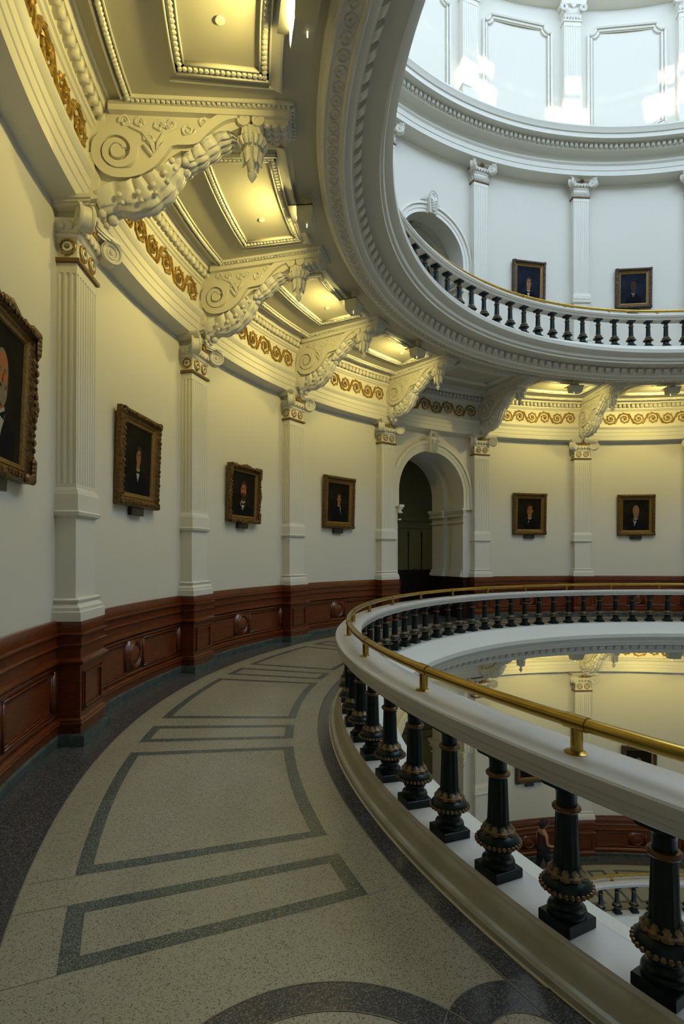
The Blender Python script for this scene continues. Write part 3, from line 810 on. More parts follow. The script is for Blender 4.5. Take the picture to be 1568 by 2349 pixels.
# ------------------------------------------------------------------ ceiling brackets
def leaf(mb, path, hw, lobes, bulge, curl, ny=33, sub=14, D=lambda s: 0):
    """acanthus leaf draped over a path of (x,z), bulging along the path normal"""
    pts = []
    for i in range(len(path) - 1):
        p0 = path[max(0, i - 1)]; p1 = path[i]; p2 = path[i + 1]; p3 = path[min(len(path) - 1, i + 2)]
        for j in range(sub):
            t = j / sub
            f = lambda a, b, c, d: .5 * ((2 * b) + (-a + c) * t + (2 * a - 5 * b + 4 * c - d) * t * t + (-a + 3 * b - 3 * c + d) * t ** 3)
            pts.append((f(p0[0], p1[0], p2[0], p3[0]), f(p0[1], p1[1], p2[1], p3[1])))
    pts.append(path[-1]); N = len(pts); vs = []
    for i, (x, z) in enumerate(pts):
        a = pts[max(0, i - 1)]; b = pts[min(N - 1, i + 1)]; dx, dz = b[0] - a[0], b[1] - a[1]; l = math.hypot(dx, dz) or 1
        nx, nz = dz / l, -dx / l      # outward (down and inwards)
        if nx * 0 + nz * 1 > .2: nx, nz = -nx, -nz
        s = i / (N - 1); lob = abs(math.sin(PI * lobes * s))
        w = hw * (.80 + .22 * lob ** .6) * (1 if s < .8 else 1 - .6 * ((s - .8) / .2) ** 2)
        for j in range(ny):
            u = -1 + 2 * j / (ny - 1)
            h = bulge * (1 - u * u) + .026 * abs(math.cos(u * PI * 3)) + curl * lob * abs(u) ** 3 + .016 * abs(math.sin(PI * lobes * s - abs(u) * 1.6)) - .01
            h -= D(s) * abs(u) ** 2.6; vs.append((x + nx * h, (abs(u) ** .8) * math.copysign(w, u), z + nz * h))
    mb.add(vs, [(i * ny + j, i * ny + j + 1, (i + 1) * ny + j + 1, (i + 1) * ny + j) for i in range(N - 1) for j in range(ny - 1)])
def bracket():
    O = (9.95, 0, 5.40)
    e = thing('ceiling_bracket', '', 'bracket', 9.95, 0, 0)
    def b(mb, n, mt, par=None, **k): return mb.build(n, mt, par or e, origin=O, **k)
    mb = MB()
    mb.box(8.06, 9.80, -.165, .165, 6.03, 6.15); mb.box(8.045, 9.78, -.185, .185, 6.085, 6.105)
    beam = b(mb, 'beam', 'trim')
    mb = MB()
    L = [(r, -.195) for r in [9.62 - .048 * i for i in range(33)]] + [(8.03, -.17 + .048 * i) for i in range(8)] + [(8.07 + .048 * i, .195) for i in range(33)]
    for r, y in L: mb.sphere((r, y, 6.11), .030, 6, 4, (.85, .75, 1))
    for y in (-.222, .222): mb.box(8.02, 9.66, y - .008, y + .008, 6.10, 6.14)
    b(mb, 'egg_moulding', 'egg', beam)
    # body web
    mb = MB()
    web = [(9.99, 5.14), (9.99, 6.08), (8.46, 6.08), (8.50, 5.98), (8.62, 5.92), (8.75, 5.86), (8.88, 5.76), (9.0, 5.70), (9.12, 5.70), (9.24, 5.62), (9.34, 5.50), (9.48, 5.40), (9.66, 5.34), (9.86, 5.30), (9.93, 5.14)]
    mb.prism([(x, z) for x, z in web], 'y', -.100, .100)
    body = b(mb, 'bracket_body', 'trim', smooth=30)
    # scroll band: volute, sweep, second scroll
    def U(p): return [(-u, z) for u, z in p]
    sp = U(spiral(-9.715, 5.655, .075, .225, 1.5 * PI - 3.4 * PI, 1.5 * PI, 48))
    tail = [(9.60, 5.435), (9.48, 5.475), (9.38, 5.545), (9.31, 5.63), (9.26, 5.70), (9.22, 5.745), (9.15, 5.765), (9.05, 5.77), (8.97, 5.79), (8.90, 5.86), (8.82, 5.94), (8.72, 6.01), (8.62, 6.045), (8.54, 6.05)]
    def cat(path, sub=4):
        out = []
        for i in range(len(path) - 1):
            p0 = path[max(0, i - 1)]; p1 = path[i]; p2 = path[i + 1]; p3 = path[min(len(path) - 1, i + 2)]
            for j in range(sub):
                t = j / sub; f = lambda a, b_, c, d: .5 * ((2 * b_) + (-a + c) * t + (2 * a - 5 * b_ + 4 * c - d) * t * t + (-a + 3 * b_ - 3 * c + d) * t ** 3)
                out.append((f(p0[0], p1[0], p2[0], p3[0]), f(p0[1], p1[1], p2[1], p3[1])))
        return out + [path[-1]]
    path = sp + cat([sp[-1]] + tail)[3:]
    n = len(path); w = [min(.086, .040 + .046 * i / 40) for i in range(n)]
    mb = MB(); mb.band(path, w, -.150, .150)
    # two small scrolls at the head
    for cx, sg in ((8.505, 1), (8.375, -1)):
        q = [(cx - sg * 0 + x, z) for x, z in [(sg * r_ * math.cos(t_), 6.005 + r_ * math.sin(t_)) for r_, t_ in [(.062 - .040 * i / 20, PI * .5 - 1.0 * 3.0 * PI * i / 20) for i in range(21)]]]
        mb.band(q, .028, -.150, .150)
        n2 = 14; mb.prism([(cx + .058 * math.cos(2 * PI * i / n2), 6.005 + .058 * math.sin(2 * PI * i / n2)) for i in range(n2)], 'y', -.142, .142)
    # volute eye
    n2 = 20; mb.prism([(9.715 + .068 * math.cos(2 * PI * i / n2), 5.655 + .068 * math.sin(2 * PI * i / n2)) for i in range(n2)], 'y', -.140, .140)
    mb.prism([(9.715 + .20 * math.cos(2 * PI * i / n2), 5.655 + .20 * math.sin(2 * PI * i / n2)) for i in range(n2)], 'y', -.101, .101)
    b(mb, 'scroll', 'trim', body, smooth=40)
    # back plate
    mb = MB(); mb.prism([(9.925, 5.62), (9.99, 5.62), (9.99, 5.16), (9.90, 5.18), (9.885, 5.40), (9.93, 5.48)], 'y', -.145, .145)
    b(mb, 'back_plate', 'trim', body)
    # carved foliage on the web
    mb = MB()
    for y in (-.106, .106):
        def TT(p, r, n=5): mb.tube([(x, y, z) for x, z in p], r, n)
        for cx, cz, R, st, d in ((9.05, 5.90, .07, PI, 1), (9.22, 5.95, .055, 0, -1), (8.90, 5.99, .05, PI, 1), (9.42, 5.80, .05, 0, 1), (9.33, 5.93, .05, PI, -1), (9.66, 5.97, .05, 0, 1), (9.52, 5.96, .045, PI, -1), (8.74, 6.045, .03, PI, 1)):
            sp2 = spiral(cx, cz, R, .012, st, st + d * 3.2 * PI, 18); TT(sp2, [.015 - .007 * i / 18 for i in range(19)])
            for i in range(0, 12, 3): mb.sphere((sp2[i][0], y, sp2[i][1]), .022, 6, 4, (1, .6, 1))
        for p in ([(9.35, 5.62), (9.40, 5.75), (9.48, 5.86), (9.62, 5.92)], [(9.35, 5.62), (9.33, 5.76), (9.28, 5.86), (9.15, 5.93)], [(9.36, 5.60), (9.44, 5.70), (9.47, 5.74)], [(9.30, 5.70), (9.20, 5.80), (9.12, 5.83)]):
            TT(p, [.022, .026, .02, .01][:len(p)], 6)
    b(mb, 'carved_foliage', 'orn', body, smooth=60)
    # large acanthus leaf and the lesser leaf beneath the neck
    mb = MB(); leaf(mb, [(9.90, 5.10), (9.76, 5.14), (9.58, 5.15), (9.42, 5.20), (9.28, 5.31), (9.19, 5.44), (9.13, 5.57), (9.07, 5.68)], .165, 6, .03, .05, D=lambda s: .27 * max(0, math.sin(PI * min(1, .22 + .78 * s))) ** .8)
    for sg in (-1, 0, 1): mb.sphere((9.88, sg * .06, 5.08 - .02 * (sg == 0)), .045, 7, 5, (1, .9, 1.1))
    mb.sphere((9.80, 0, 5.055), .055, 7, 5); mb.sphere((9.86, 0, 5.0), .035, 6, 4)
    for (x, z) in ((9.70, 5.20), (9.52, 5.23), (9.38, 5.31), (9.27, 5.43), (9.2, 5.55)):
        for sg in (-1, 1): mb.sphere((x - .005, sg * .150, z + .02), .030, 6, 4, (1, .6, 1)); mb.sphere((x - .03, sg * .125, z - .045), .024, 6, 4)
    o = b(mb, 'acanthus_leaf', 'orn', body, smooth=70, fix=False)
    mb = MB(); leaf(mb, [(9.10, 5.60), (8.99, 5.63), (8.88, 5.70), (8.77, 5.80), (8.66, 5.87), (8.57, 5.90)], .150, 5, .02, .035, D=lambda s: .13 * max(0, math.sin(PI * min(1, .15 + .85 * s))))
    mb.sphere((9.10, 0, 5.57), .06, 8, 5); 
    for sg in (-1, 1): mb.sphere((9.08, sg * .09, 5.60), .045, 7, 5)
    b(mb, 'lesser_leaf', 'orn', body, smooth=70, fix=False)
    # head block, collar and pendant
    mb = MB(); mb.prism([(8.52, 5.97), (8.36, 5.97), (8.345, 5.88), (8.535, 5.88)], 'y', -.125, .125)
    for y in (-.128, .128):
        for x in (8.38, 8.42, 8.46, 8.50): mb.tube([(x, y, 5.965), (x, y, 5.885)], .012, 5)
    mb.box(8.08, 8.34, -.12, .12, 5.975, 6.04)
    for x in (8.12, 8.2, 8.28):
        for y in (-.10, -.03, .04, .11): mb.sphere((x, y, 5.97), .035, 6, 4)
    b(mb, 'head_block', 'orn', body)
    mb = MB(); c = (8.44, 0)
    for i in range(16):
        t = 2 * PI * i / 16; mb.tube([(c[0] + .06 * math.cos(t), .06 * math.sin(t), 5.90), (c[0] + .125 * math.cos(t), .125 * math.sin(t), 5.885), (c[0] + .135 * math.cos(t), .135 * math.sin(t), 5.85), (c[0] + .105 * math.cos(t), .105 * math.sin(t), 5.81)], [.02, .028, .028, .018], 5)
    mb.lathe([(.02, 5.90), (.115, 5.885), (.12, 5.85), (.095, 5.815), (.085, 5.80), (.09, 5.79), (.06, 5.775), (.055, 5.70), (.05, 5.64), (.03, 5.61), (.022, 5.59), (.024, 5.575), (.045, 5.56), (.047, 5.545), (.03, 5.51), (.0, 5.47)], c[0], 0, 14)
    for i in range(6):
        t = 2 * PI * i / 6; C_, S_ = math.cos(t), math.sin(t)
        mb.tube([(c[0] + r * C_, r * S_, z) for r, z in ((.06, 5.79), (.085, 5.75), (.075, 5.68), (.095, 5.63))], [.025, .035, .028, .008], 5)
    b(mb, 'pendant', 'orn', body, smooth=60)
    return e
BR = bracket()
bl = {0: 'scrolled plaster ceiling bracket above the top left corner of the picture', 1: 'largest scrolled plaster ceiling bracket, above the nearest pilaster', 2: 'scrolled plaster ceiling bracket above the second pilaster from the left',
      3: 'scrolled plaster ceiling bracket above the third pilaster from the left', 4: 'scrolled plaster ceiling bracket above the left jamb of the archway, lit from its left', 5: 'shadowed scrolled plaster ceiling bracket above the right jamb of the archway',
      6: 'far scrolled plaster ceiling bracket above the pilaster between the two far portraits', 7: 'far scrolled plaster ceiling bracket at the right edge'}
def putb(proto, k, dz, lab, first):
    o = proto if first else copy_tree(proto)
    o.location = pol(9.95, pang(k), 5.40 + dz); o.rotation_euler = (0, 0, -pang(k)); o['label'] = lab
for i, k in enumerate(bl): putb(BR, k, 0, bl[k], i == 0)
for k, lab in ((5, 'lower floor bracket whose carved tip and pendant hang left of the others below the ring'), (6, 'lower floor bracket whose tip shows above the lower pilaster under the handrail'), (7, 'lower floor bracket whose pendant hangs at the right below the ring')): putb(BR, k, -6.65, lab, False)

# ------------------------------------------------------------------ coffered ceiling panels, one per bay
def coffer():
    e = thing('ceiling_coffer', '', 'ceiling panel', 8.7, 0, 0); O = (8.7, 0, 6.13)
    A = DT / 2
    mb = MB(); a = A - .022
    n = 62
    for i in range(n + 1): 
        x, y, z = pol(9.60, -a + 2 * a * i / n, 6.105); mb.sphere((x, y, z), .034, 6, 4, (.8, .75, .9))
    mb.cbox(9.645, 9.665, -a, a, 6.085, 6.14, 12); mb.cbox(9.555, 9.567, -a, a, 6.11, 6.14, 12)
    mb.build('egg_moulding', 'egg', e, origin=O)
    mb = MB(); a = .1000
    def fr(r0, r1, a_, t, z0):
        mb.cbox(r0, r0 + t, -a_, a_, z0, 6.14, 10); mb.cbox(r1 - t, r1, -a_, a_, z0, 6.14, 10)
        for sg in (-1, 1):
            p = sorted((sg * a_, sg * (a_ - t / ((r0 + r1) / 2)))); mb.cbox(r0, r1, p[0], p[1], z0, 6.14)
    fr(8.235, 9.10, a, .018, 6.085); fr(8.255, 9.08, a - .0025, .075, 6.105); fr(8.325, 9.01, a - .0105, .014, 6.095)
    f = mb.build('panel_frame', 'trim', e, origin=O, smooth=0)
    mb = MB()
    for r in (8.292, 9.043):
        m = int(2 * (a - .006) * r / .05)
        for i in range(m + 1): x, y, z = pol(r, -(a - .006) + 2 * (a - .006) * i / m, 6.10); mb.sphere((x, y, z), .027, 6, 4, (1, 1, .7))
    for sg in (-1, 1):
        for i in range(15): x, y, z = pol(8.33 + .048 * i, sg * (a - .0062), 6.10); mb.sphere((x, y, z), .027, 6, 4, (1, 1, .7))
    mb.build('leaf_moulding', 'egg', f, origin=O)
    mb = MB(); mb.cbox(8.135, 8.155, -.112, .112, 6.085, 6.14, 10); mb.ring([(8.155, 6.09), (8.235, 6.125), (8.235, 6.14), (8.155, 6.14)], -.112, .112, 10)
    for sg in (-1, 1):
        p = sorted((sg * .112, sg * .1100)); mb.cbox(8.135, 9.16, p[0], p[1], 6.11, 6.14)
    mb.build('rim', 'trim', e, origin=O, smooth=25)
    mb = MB(); x, y, z = pol(8.66, .04, 0); mb.lathe([(.038, 6.134), (.042, 6.128), (.036, 6.122), (.0, 6.120)], x, y, 16)
    mb.build('sprinkler_cover', 'trim', e, origin=O)
    return e
CP = coffer()
cl = {0: 'plaster ceiling coffer at the top left, beside the glaring lamp', 1: 'plaster ceiling coffer between the nearest bracket and the second one', 2: 'plaster ceiling coffer between the second and third brackets', 3: 'plaster ceiling coffer just left of the bracket at the archway',
      4: 'unlit shadowy ceiling coffer above the archway', 5: 'brightly lit far ceiling coffer right of the archway', 6: 'brightly lit far ceiling coffer at the right edge'}
for i, k in enumerate(cl):
    o = CP if i == 0 else copy_tree(CP)
    o.location = pol(8.7, bang(k), 6.13); o.rotation_euler = (0, 0, -bang(k)); o['label'] = cl[k]

# ------------------------------------------------------------------ gilded scroll frieze
def frieze():
    R = 9.972; A = DT / 2 - .021; L = 2 * A * R; n = 7; st = L / n; O = (R, 0, 5.665)
    mb = MB()
    def Q(u, v, d=0): return pol(R - d, u / R, 5.665 + v)
    for k in range(n):
        cx = -L / 2 + st * (k + .5); sg = 1 if k % 2 == 0 else -1
        sp = spiral(0, 0, .165, .035, PI, PI - 3.7 * PI, 40)
        mb.tube([Q(cx + x, sg * z) for x, z in sp], [.021 - .010 * i / 40 for i in range(41)], 5, sy=1)
        # leaves thrown off the stem
        for i in range(2, 26, 3):
            x, z = sp[i]; l = math.hypot(x, z); ox, oz = x / l, z / l; tx, tz = -oz, ox
            mb.tube([Q(cx + x, sg * z), Q(cx + x + ox * .022 - tx * .02 * -1, sg * (z + oz * .022 + tz * .02), .012), Q(cx + x + ox * .036 + tx * .034, sg * (z + oz * .036 + tz * .034))], [.014, .015, .004], 4)
        for i in range(14, 38, 4):
            x, z = sp[i]; mb.sphere(Q(cx + x * .80, sg * z * .80), .017, 5, 4)
        mb.sphere(Q(cx, 0, .01), .032, 7, 5)
        for j in range(3): mb.tube([Q(cx, 0), Q(cx + .06 * math.cos(j * 2 + .4), .055 * math.sin(j * 2 + .4), .015)], [.014, .008], 4)
        # stem crossing to the next scroll
        if k < n - 1:
            mb.tube([Q(cx + st * .5 + .16 * (t - .5), sg * .165 * math.cos(PI * t) * .85) for t in [i / 8 for i in range(9)]], .019, 5)
    o = mb.build('scroll_frieze', 'gold', None, origin=O, smooth=60)
    o['category'] = 'frieze'; return o
FP = frieze()
fl = {0: 'gilded scroll frieze at the top left corner, left of the largest bracket', 1: 'gilded scroll frieze between the largest bracket and the second one', 2: 'gilded scroll frieze between the second and third brackets', 3: 'gilded scroll frieze between the third bracket and the archway',
      4: 'dull shadowed scroll frieze directly above the archway', 5: 'gilded scroll frieze on the far wall right of the archway', 6: 'gilded scroll frieze on the far wall at the right edge'}
for i, k in enumerate(fl):
    o = FP if i == 0 else copy_tree(FP)
    o.location = pol(9.972, bang(k), 5.665); o.rotation_euler = (0, 0, -bang(k)); o['label'] = fl[k]
for k, lb in ((6, 'gilded scroll frieze of the lower floor, a sliver below the ring above the handrail'),):
    o = copy_tree(FP); o.location = pol(9.972, bang(k), 5.665 - 6.65); o.rotation_euler = (0, 0, -bang(k)); o['label'] = lb

# ------------------------------------------------------------------ lamps under the ring
def fixture():
    e = thing('spotlight', '', 'spotlight', 8.0, 0, 0); O = (8.0, 0, 6.0)
    mb = MB()
    def fr(z0, z1, a, b): 
        (x0, x1, h0), (x2, x3, h1) = a, b
        mb.add([(x0, -h0, z0), (x1, -h0, z0), (x1, h0, z0), (x0, h0, z0), (x2, -h1, z1), (x3, -h1, z1), (x3, h1, z1), (x2, h1, z1)], [(0, 3, 2, 1), (4, 5, 6, 7), (0, 1, 5, 4), (1, 2, 6, 5), (2, 3, 7, 6), (3, 0, 4, 7)])
    fr(5.80, 5.955, (7.93, 8.101, .13), (7.90, 8.101, .172))
    h = mb.build('housing', 'house', e, origin=O)
    mb = MB(); mb.box(7.95, 8.02, -.05, .05, 5.98, 6.14); mb.box(7.92, 8.05, -.08, .08, 6.12, 6.14); mb.build('mounting_arm', 'house', e, origin=O)
    mb = MB(); mb.box(7.90, 8.20, -.178, .178, 5.955, 5.967); mb.build('lid', 'black', h, origin=O); mb = MB(); mb.add([(8.104, -.12, 5.825), (8.104, .12, 5.825), (8.104, .145, 5.945), (8.104, -.145, 5.945)], [(0, 1, 2, 3)])  # lid added to keep lens light off the ceiling, black against glow
    q = mb.build('lens', 'lens', h, origin=O, fix=False); q['label'] = 'glowing warm lens'
    mb = MB(); mb.lathe([(.006, 5.80), (.006, 5.755), (0, 5.75)], 7.99, .05, 8); q = mb.build('pilot_lamp', 'lensb', h, origin=O); q['label'] = 'tiny lit pilot lamp'
    return e
FX = fixture(); nf = 0
LAMPK = {0: 'glaring lit spotlight at the top of the picture, nearest under the balcony ring', 1: 'grey cream spotlight box between the first and second ceiling brackets', 2: 'grey cream spotlight box between the second and third ceiling brackets', 3: 'grey cream spotlight box just left of the bracket at the archway',
         5: 'far grey spotlight box under the ring, just right of the archway', 6: 'far grey spotlight box under the ring, at the right edge', 7: 'far spotlight beyond the right edge of the picture', 8: 'spotlight far round the ring to the right, outside the picture', -1 + 20 - 20 + 10: 'spotlight round the ring behind the right edge, outside the picture'}
for k, lab in LAMPK.items():
    o = FX if nf == 0 else copy_tree(FX)
    nf += 1
    o.location = pol(8.0, bang(k), 6.0); o.rotation_euler = (0, 0, -bang(k)); o['label'] = lab
for k in (1, 2, 3, 5, 6, 7):
    o = copy_tree(FX); o.location = pol(8.0, bang(k), 6.0 - 6.65); o.rotation_euler = (0, 0, -bang(k)); o['label'] = 'warm spotlight of the lower floor, hidden under our own floor ring'; o['group'] = 'spotlights of the lower floor'

# ------------------------------------------------------------------ portraits
def portrait(label, th, z0, z1, hw, style, fw=.17, dark=False, blue=False, tilt=-.035, orn=0):
    zc = (z0 + z1) / 2; hh = (z1 - z0) / 2
    e = thing('portrait', label, 'painting', RW - .03, th, zc)
    e.rotation_euler = (0, tilt, -th)
    fm = 'framedark' if dark else 'frame'
    prof = [(0, .012, 0), (0, .075, 0), (.018, .098, 0), (.045, .105, 0), (.070, .092, 0), (.088, .062, 0), (.100, .058, 1), (.112, .066, 1), (.122, .058, 0), (.135, .050, 1), (.155, .046, 1), (.168, .030, 1)]
    s = fw / .168
    mb = MB(); c = [(-1, -1), (1, -1), (1, 1), (-1, 1)]
    for q in range(4):
        a, b = c[q], c[(q + 1) % 4]
        for i in range(len(prof) - 1):
            (d0, h0, m0), (d1, h1, m1) = prof[i], prof[i + 1]; d0 *= s; d1 *= s
            mb.mat(m1)
            mb.add([(-h0, a[0] * (hw - d0), a[1] * (hh - d0)), (-h0, b[0] * (hw - d0), b[1] * (hh - d0)), (-h1, b[0] * (hw - d1), b[1] * (hh - d1)), (-h1, a[0] * (hw - d1), a[1] * (hh - d1))], [(0, 1, 2, 3)])
    mb.mat(0); mb.add([(-.012, -hw, -hh), (-.012, hw, -hh), (-.012, hw, hh), (-.012, -hw, hh)], [(0, 1, 2, 3)])
    f = mb.build('frame', [fm, 'frame2'], e, smooth=25)
    # cast leaf ornament round the outer roll
    mb = MB(); rr = .045 * s
    def side(L, fn):
        n = max(3, int(L / .062))
        for i in range(n):
            u = -L / 2 + L * (i + .5) / n; y, z = fn(u); mb.sphere((-.102, y, z), .022 * (1 + .25 * math.sin(i * 2.1)), 6, 4, (.7, 1.1, 1.1))
    side(2 * hw - .1, lambda u: (u, hh - rr)); side(2 * hw - .1, lambda u: (u, -hh + rr)); side(2 * hh - .1, lambda u: (hw - rr, u)); side(2 * hh - .1, lambda u: (-hw + rr, u))
    for sy in (-1, 1):
        for sz in (-1, 1):
            for k in range(5 if orn else 2):
                mb.sphere((-.10, sy * (hw - .03 - .035 * k), sz * (hh - .03)), .04 if orn else .028, 7, 5, (.7, 1, 1)); mb.sphere((-.10, sy * (hw - .03), sz * (hh - .03 - .035 * k)), .04 if orn else .028, 7, 5, (.7, 1, 1))
    if orn:
        for k in range(-3, 4):
            w = .045 * (1 - abs(k) * .18)
            for sy in (-1, 1): mb.sphere((-.09, sy * (hw - .01), k * .045), w, 7, 5, (.7, 1, 1))
            for sz in (-1, 1): mb.sphere((-.09, k * .045, sz * (hh - .01)), w, 7, 5, (.7, 1, 1))
    mb.build('frame_ornament', fm, f)
    # canvas with the sitter
    W, H = hw - fw + .01, hh - fw + .01
    mats = ['paint_bgblue' if blue else 'paint_bg', 'coat', style.get('skin', 'skinp'), style.get('hair', 'hairp'), 'linen', 'coat']
    mb = MB(); lay = [0]
    def poly(pts, m):
        lay[0] += 1; x = -.030 - .0007 * lay[0]
        mb.mat(m).add([(x, -u * W, v * H) for u, v in pts], [tuple(range(len(pts)))])
    def ell(cu, cv, ru, rv, m, a0=0, a1=2 * PI, n=20, rot=0):
        poly([(cu + ru * math.cos(a0 + (a1 - a0) * i / n), cv + rv * math.sin(a0 + (a1 - a0) * i / n)) for i in range(n + (0 if a1 - a0 > 6 else 1))], m)
    poly([(-1, -1), (1, -1), (1, 1), (-1, 1)], 0)
    g = style; cu, cv = g['c']; hs = g.get('s', 1.0)
    bw = g.get('bw', .62)
    poly([(cu - bw, -1), (cu - bw, -.62 + cv * .3), (cu - bw * .62, cv - .50 * hs), (cu - .16 * hs, cv - .36 * hs), (cu + .16 * hs, cv - .36 * hs), (cu + bw * .62, cv - .50 * hs), (cu + bw, -.62 + cv * .3), (cu + bw, -1)], 1)
    # neck, shirt, tie
    poly([(cu - .10 * hs, cv - .18 * hs), (cu + .10 * hs, cv - .18 * hs), (cu + .11 * hs, cv - .40 * hs), (cu - .11 * hs, cv - .40 * hs)], 2)
    sx = g.get('sx', 0); sw = g.get('sw', .13); sb = g.get('sb', -.85)
    if sw: poly([(cu + sx - sw * hs, cv - .44 * hs), (cu - .12 * hs, cv - .33 * hs), (cu, cv - .38 * hs), (cu + .12 * hs, cv - .33 * hs), (cu + sx + sw * hs, cv - .44 * hs), (cu + sx + sw * .5, (cv - .44 * hs + sb) / 2), (cu + sx * 1.6, sb), (cu + sx - sw * .5, (cv - .44 * hs + sb) / 2)], 4)
    if g.get('tie', 1): poly([(cu - .13 * hs, cv - .37 * hs), (cu, cv - .42 * hs), (cu + .13 * hs, cv - .37 * hs), (cu + .12 * hs, cv - .48 * hs), (cu, cv - .45 * hs), (cu - .12 * hs, cv - .48 * hs)], 5)
    ell(cu, cv + .04 * hs, .185 * hs, .255 * hs, 3)
    tx = g.get('turn', 0)
    ell(cu + tx * .02, cv - .02 * hs, .150 * hs, .245 * hs, 2)
    ell(cu + tx * .02, cv + .16 * hs, .13 * hs, .085 * hs, 2 if g.get('bald') else 2)
    ell(cu - tx * .165 * hs, cv - .02 * hs, .028 * hs, .055 * hs, 2)
    for sg in (-1, 1):
        ell(cu + tx * .04 * hs + sg * .062 * hs, cv + .045 * hs, .036 * hs, .014 * hs, 3)
        ell(cu + tx * .04 * hs + sg * .062 * hs, cv + .075 * hs, .045 * hs, .010 * hs, 3)
    poly([(cu + tx * .05 * hs - .012, cv + .03 * hs), (cu + tx * .05 * hs + .018, cv + .03 * hs), (cu + tx * .06 * hs + .038 * hs, cv - .07 * hs), (cu + tx * .05 * hs - .02 * hs, cv - .075 * hs)], 2)
    ell(cu + tx * .04 * hs, cv - .125 * hs, .05 * hs, .012 * hs, 3)
    if g.get('beard'):
        ell(cu + tx * .03, cv - .20 * hs, .115 * hs, .13 * hs, 3, PI, 2 * PI); ell(cu + tx * .04 * hs, cv - .10 * hs, .09 * hs, .022 * hs, 3)
        poly([(cu - .13 * hs, cv - .21 * hs), (cu - .155 * hs, cv - .02 * hs), (cu - .11 * hs, cv - .14 * hs), (cu + .11 * hs, cv - .14 * hs), (cu + .155 * hs, cv - .02 * hs), (cu + .13 * hs, cv - .21 * hs)], 3)
    if not g.get('bald'): poly([(cu - .17 * hs, cv + .06 * hs), (cu - .17 * hs, cv + .22 * hs), (cu, cv + .31 * hs), (cu + .17 * hs, cv + .22 * hs), (cu + .17 * hs, cv + .06 * hs), (cu + .12 * hs, cv + .19 * hs), (cu - .06 * hs, cv + .20 * hs)], 3)
    mb.build('canvas', mats, e, smooth=0, fix=False)
    p = MB(); pw = min(.17, hw * .3)
    p.box(-.055, -.005, -pw, pw, -hh - .105, -hh - .005); p.mat(1)
    for i in range(3): p.box(-.057, -.05, -pw * .7 + .02 * i, pw * .7 - .02 * i, -hh - .035 - .022 * i, -hh - .030 - .022 * i)
    p.build('name_plate', ['plate', 'platel'], e)
    return e
portrait('cut-off portrait at the left edge in a heavy ornate gold frame', bang(0) + .008, 2.33, 3.56, .60, dict(c=(.10, .22), s=1.35, skin='skinr', hair='greyp', beard=1, bald=1, turn=.6, sw=.14, sb=-.8), .14, orn=1)
portrait('nearest whole portrait, dark-haired sitter with a long white shirt front, gold frame', bang(1) + .004, 2.36, 3.54, .535, dict(c=(.02, .12), s=1.05, skin='skinp', turn=0, sw=.13, sb=-.62, bw=.7), .17)
portrait('portrait of a red-faced bearded sitter, gold frame with bulging corner and centre ornaments', bang(2), 2.34, 3.37, .50, dict(c=(.0, .18), s=1.45, skin='skinr', hair='hairp', beard=1, turn=-.5, sw=.15, sb=-.75, sx=-.02), .13, orn=1)
portrait('dark portrait just left of the archway, sitter turned to the right', bang(3), 2.36, 3.55, .52, dict(c=(.02, .20), s=1.0, skin='skinp', turn=1, sw=.05, sx=.14, sb=-.6, bw=.66), .16)
portrait('far portrait right of the archway, sitter turned left in black, nearer the archway', bang(5) + .003, 2.33, 3.52, .525, dict(c=(.04, .22), s=1.4, skin='skinp', turn=-1, sw=.05, sx=-.10, sb=-.62, bw=.6), .16)
portrait('far portrait at the right, balding grey-bearded sitter with a dark bow tie', bang(6), 2.31, 3.50, .52, dict(c=(.0, .24), s=1.35, skin='skinp', hair='greyp', beard=1, bald=1, turn=-.6, sw=.10, sx=-.08, sb=-.75, bw=.66), .16)
portrait('left upper gallery portrait, dark bluish canvas partly hidden by the coping', bang(5) + .003, UP + 2.32, UP + 3.58, .52, dict(c=(.0, .02), s=1.25, skin='skinp', turn=.4, sw=.12, sb=-.9), .16, dark=True, blue=True)
portrait('right upper gallery portrait, dark bluish canvas in a brown frame above the brass rail', bang(6) - .004, UP + 2.30, UP + 3.46, .51, dict(c=(.0, .12), s=1.25, skin='hairp', turn=.4, sw=.08, sb=-.55), .16, dark=True, blue=True)
portrait('lower floor portrait seen just below the brass handrail at the right', bang(6) + .004, LOW + 2.15, LOW + 3.2, .48, dict(c=(.0, .12), s=1.2, skin='skinr', hair='greyp', beard=1, turn=.3, sw=.10), .14, dark=True)
portrait('lower floor portrait whose bottom edge shows under the coping between two near balusters', bang(5) + .001, LOW + 2.2, LOW + 3.3, .44, dict(c=(.0, .12), s=1.0, skin='skinr', turn=.3, sw=.10), .16, dark=True)

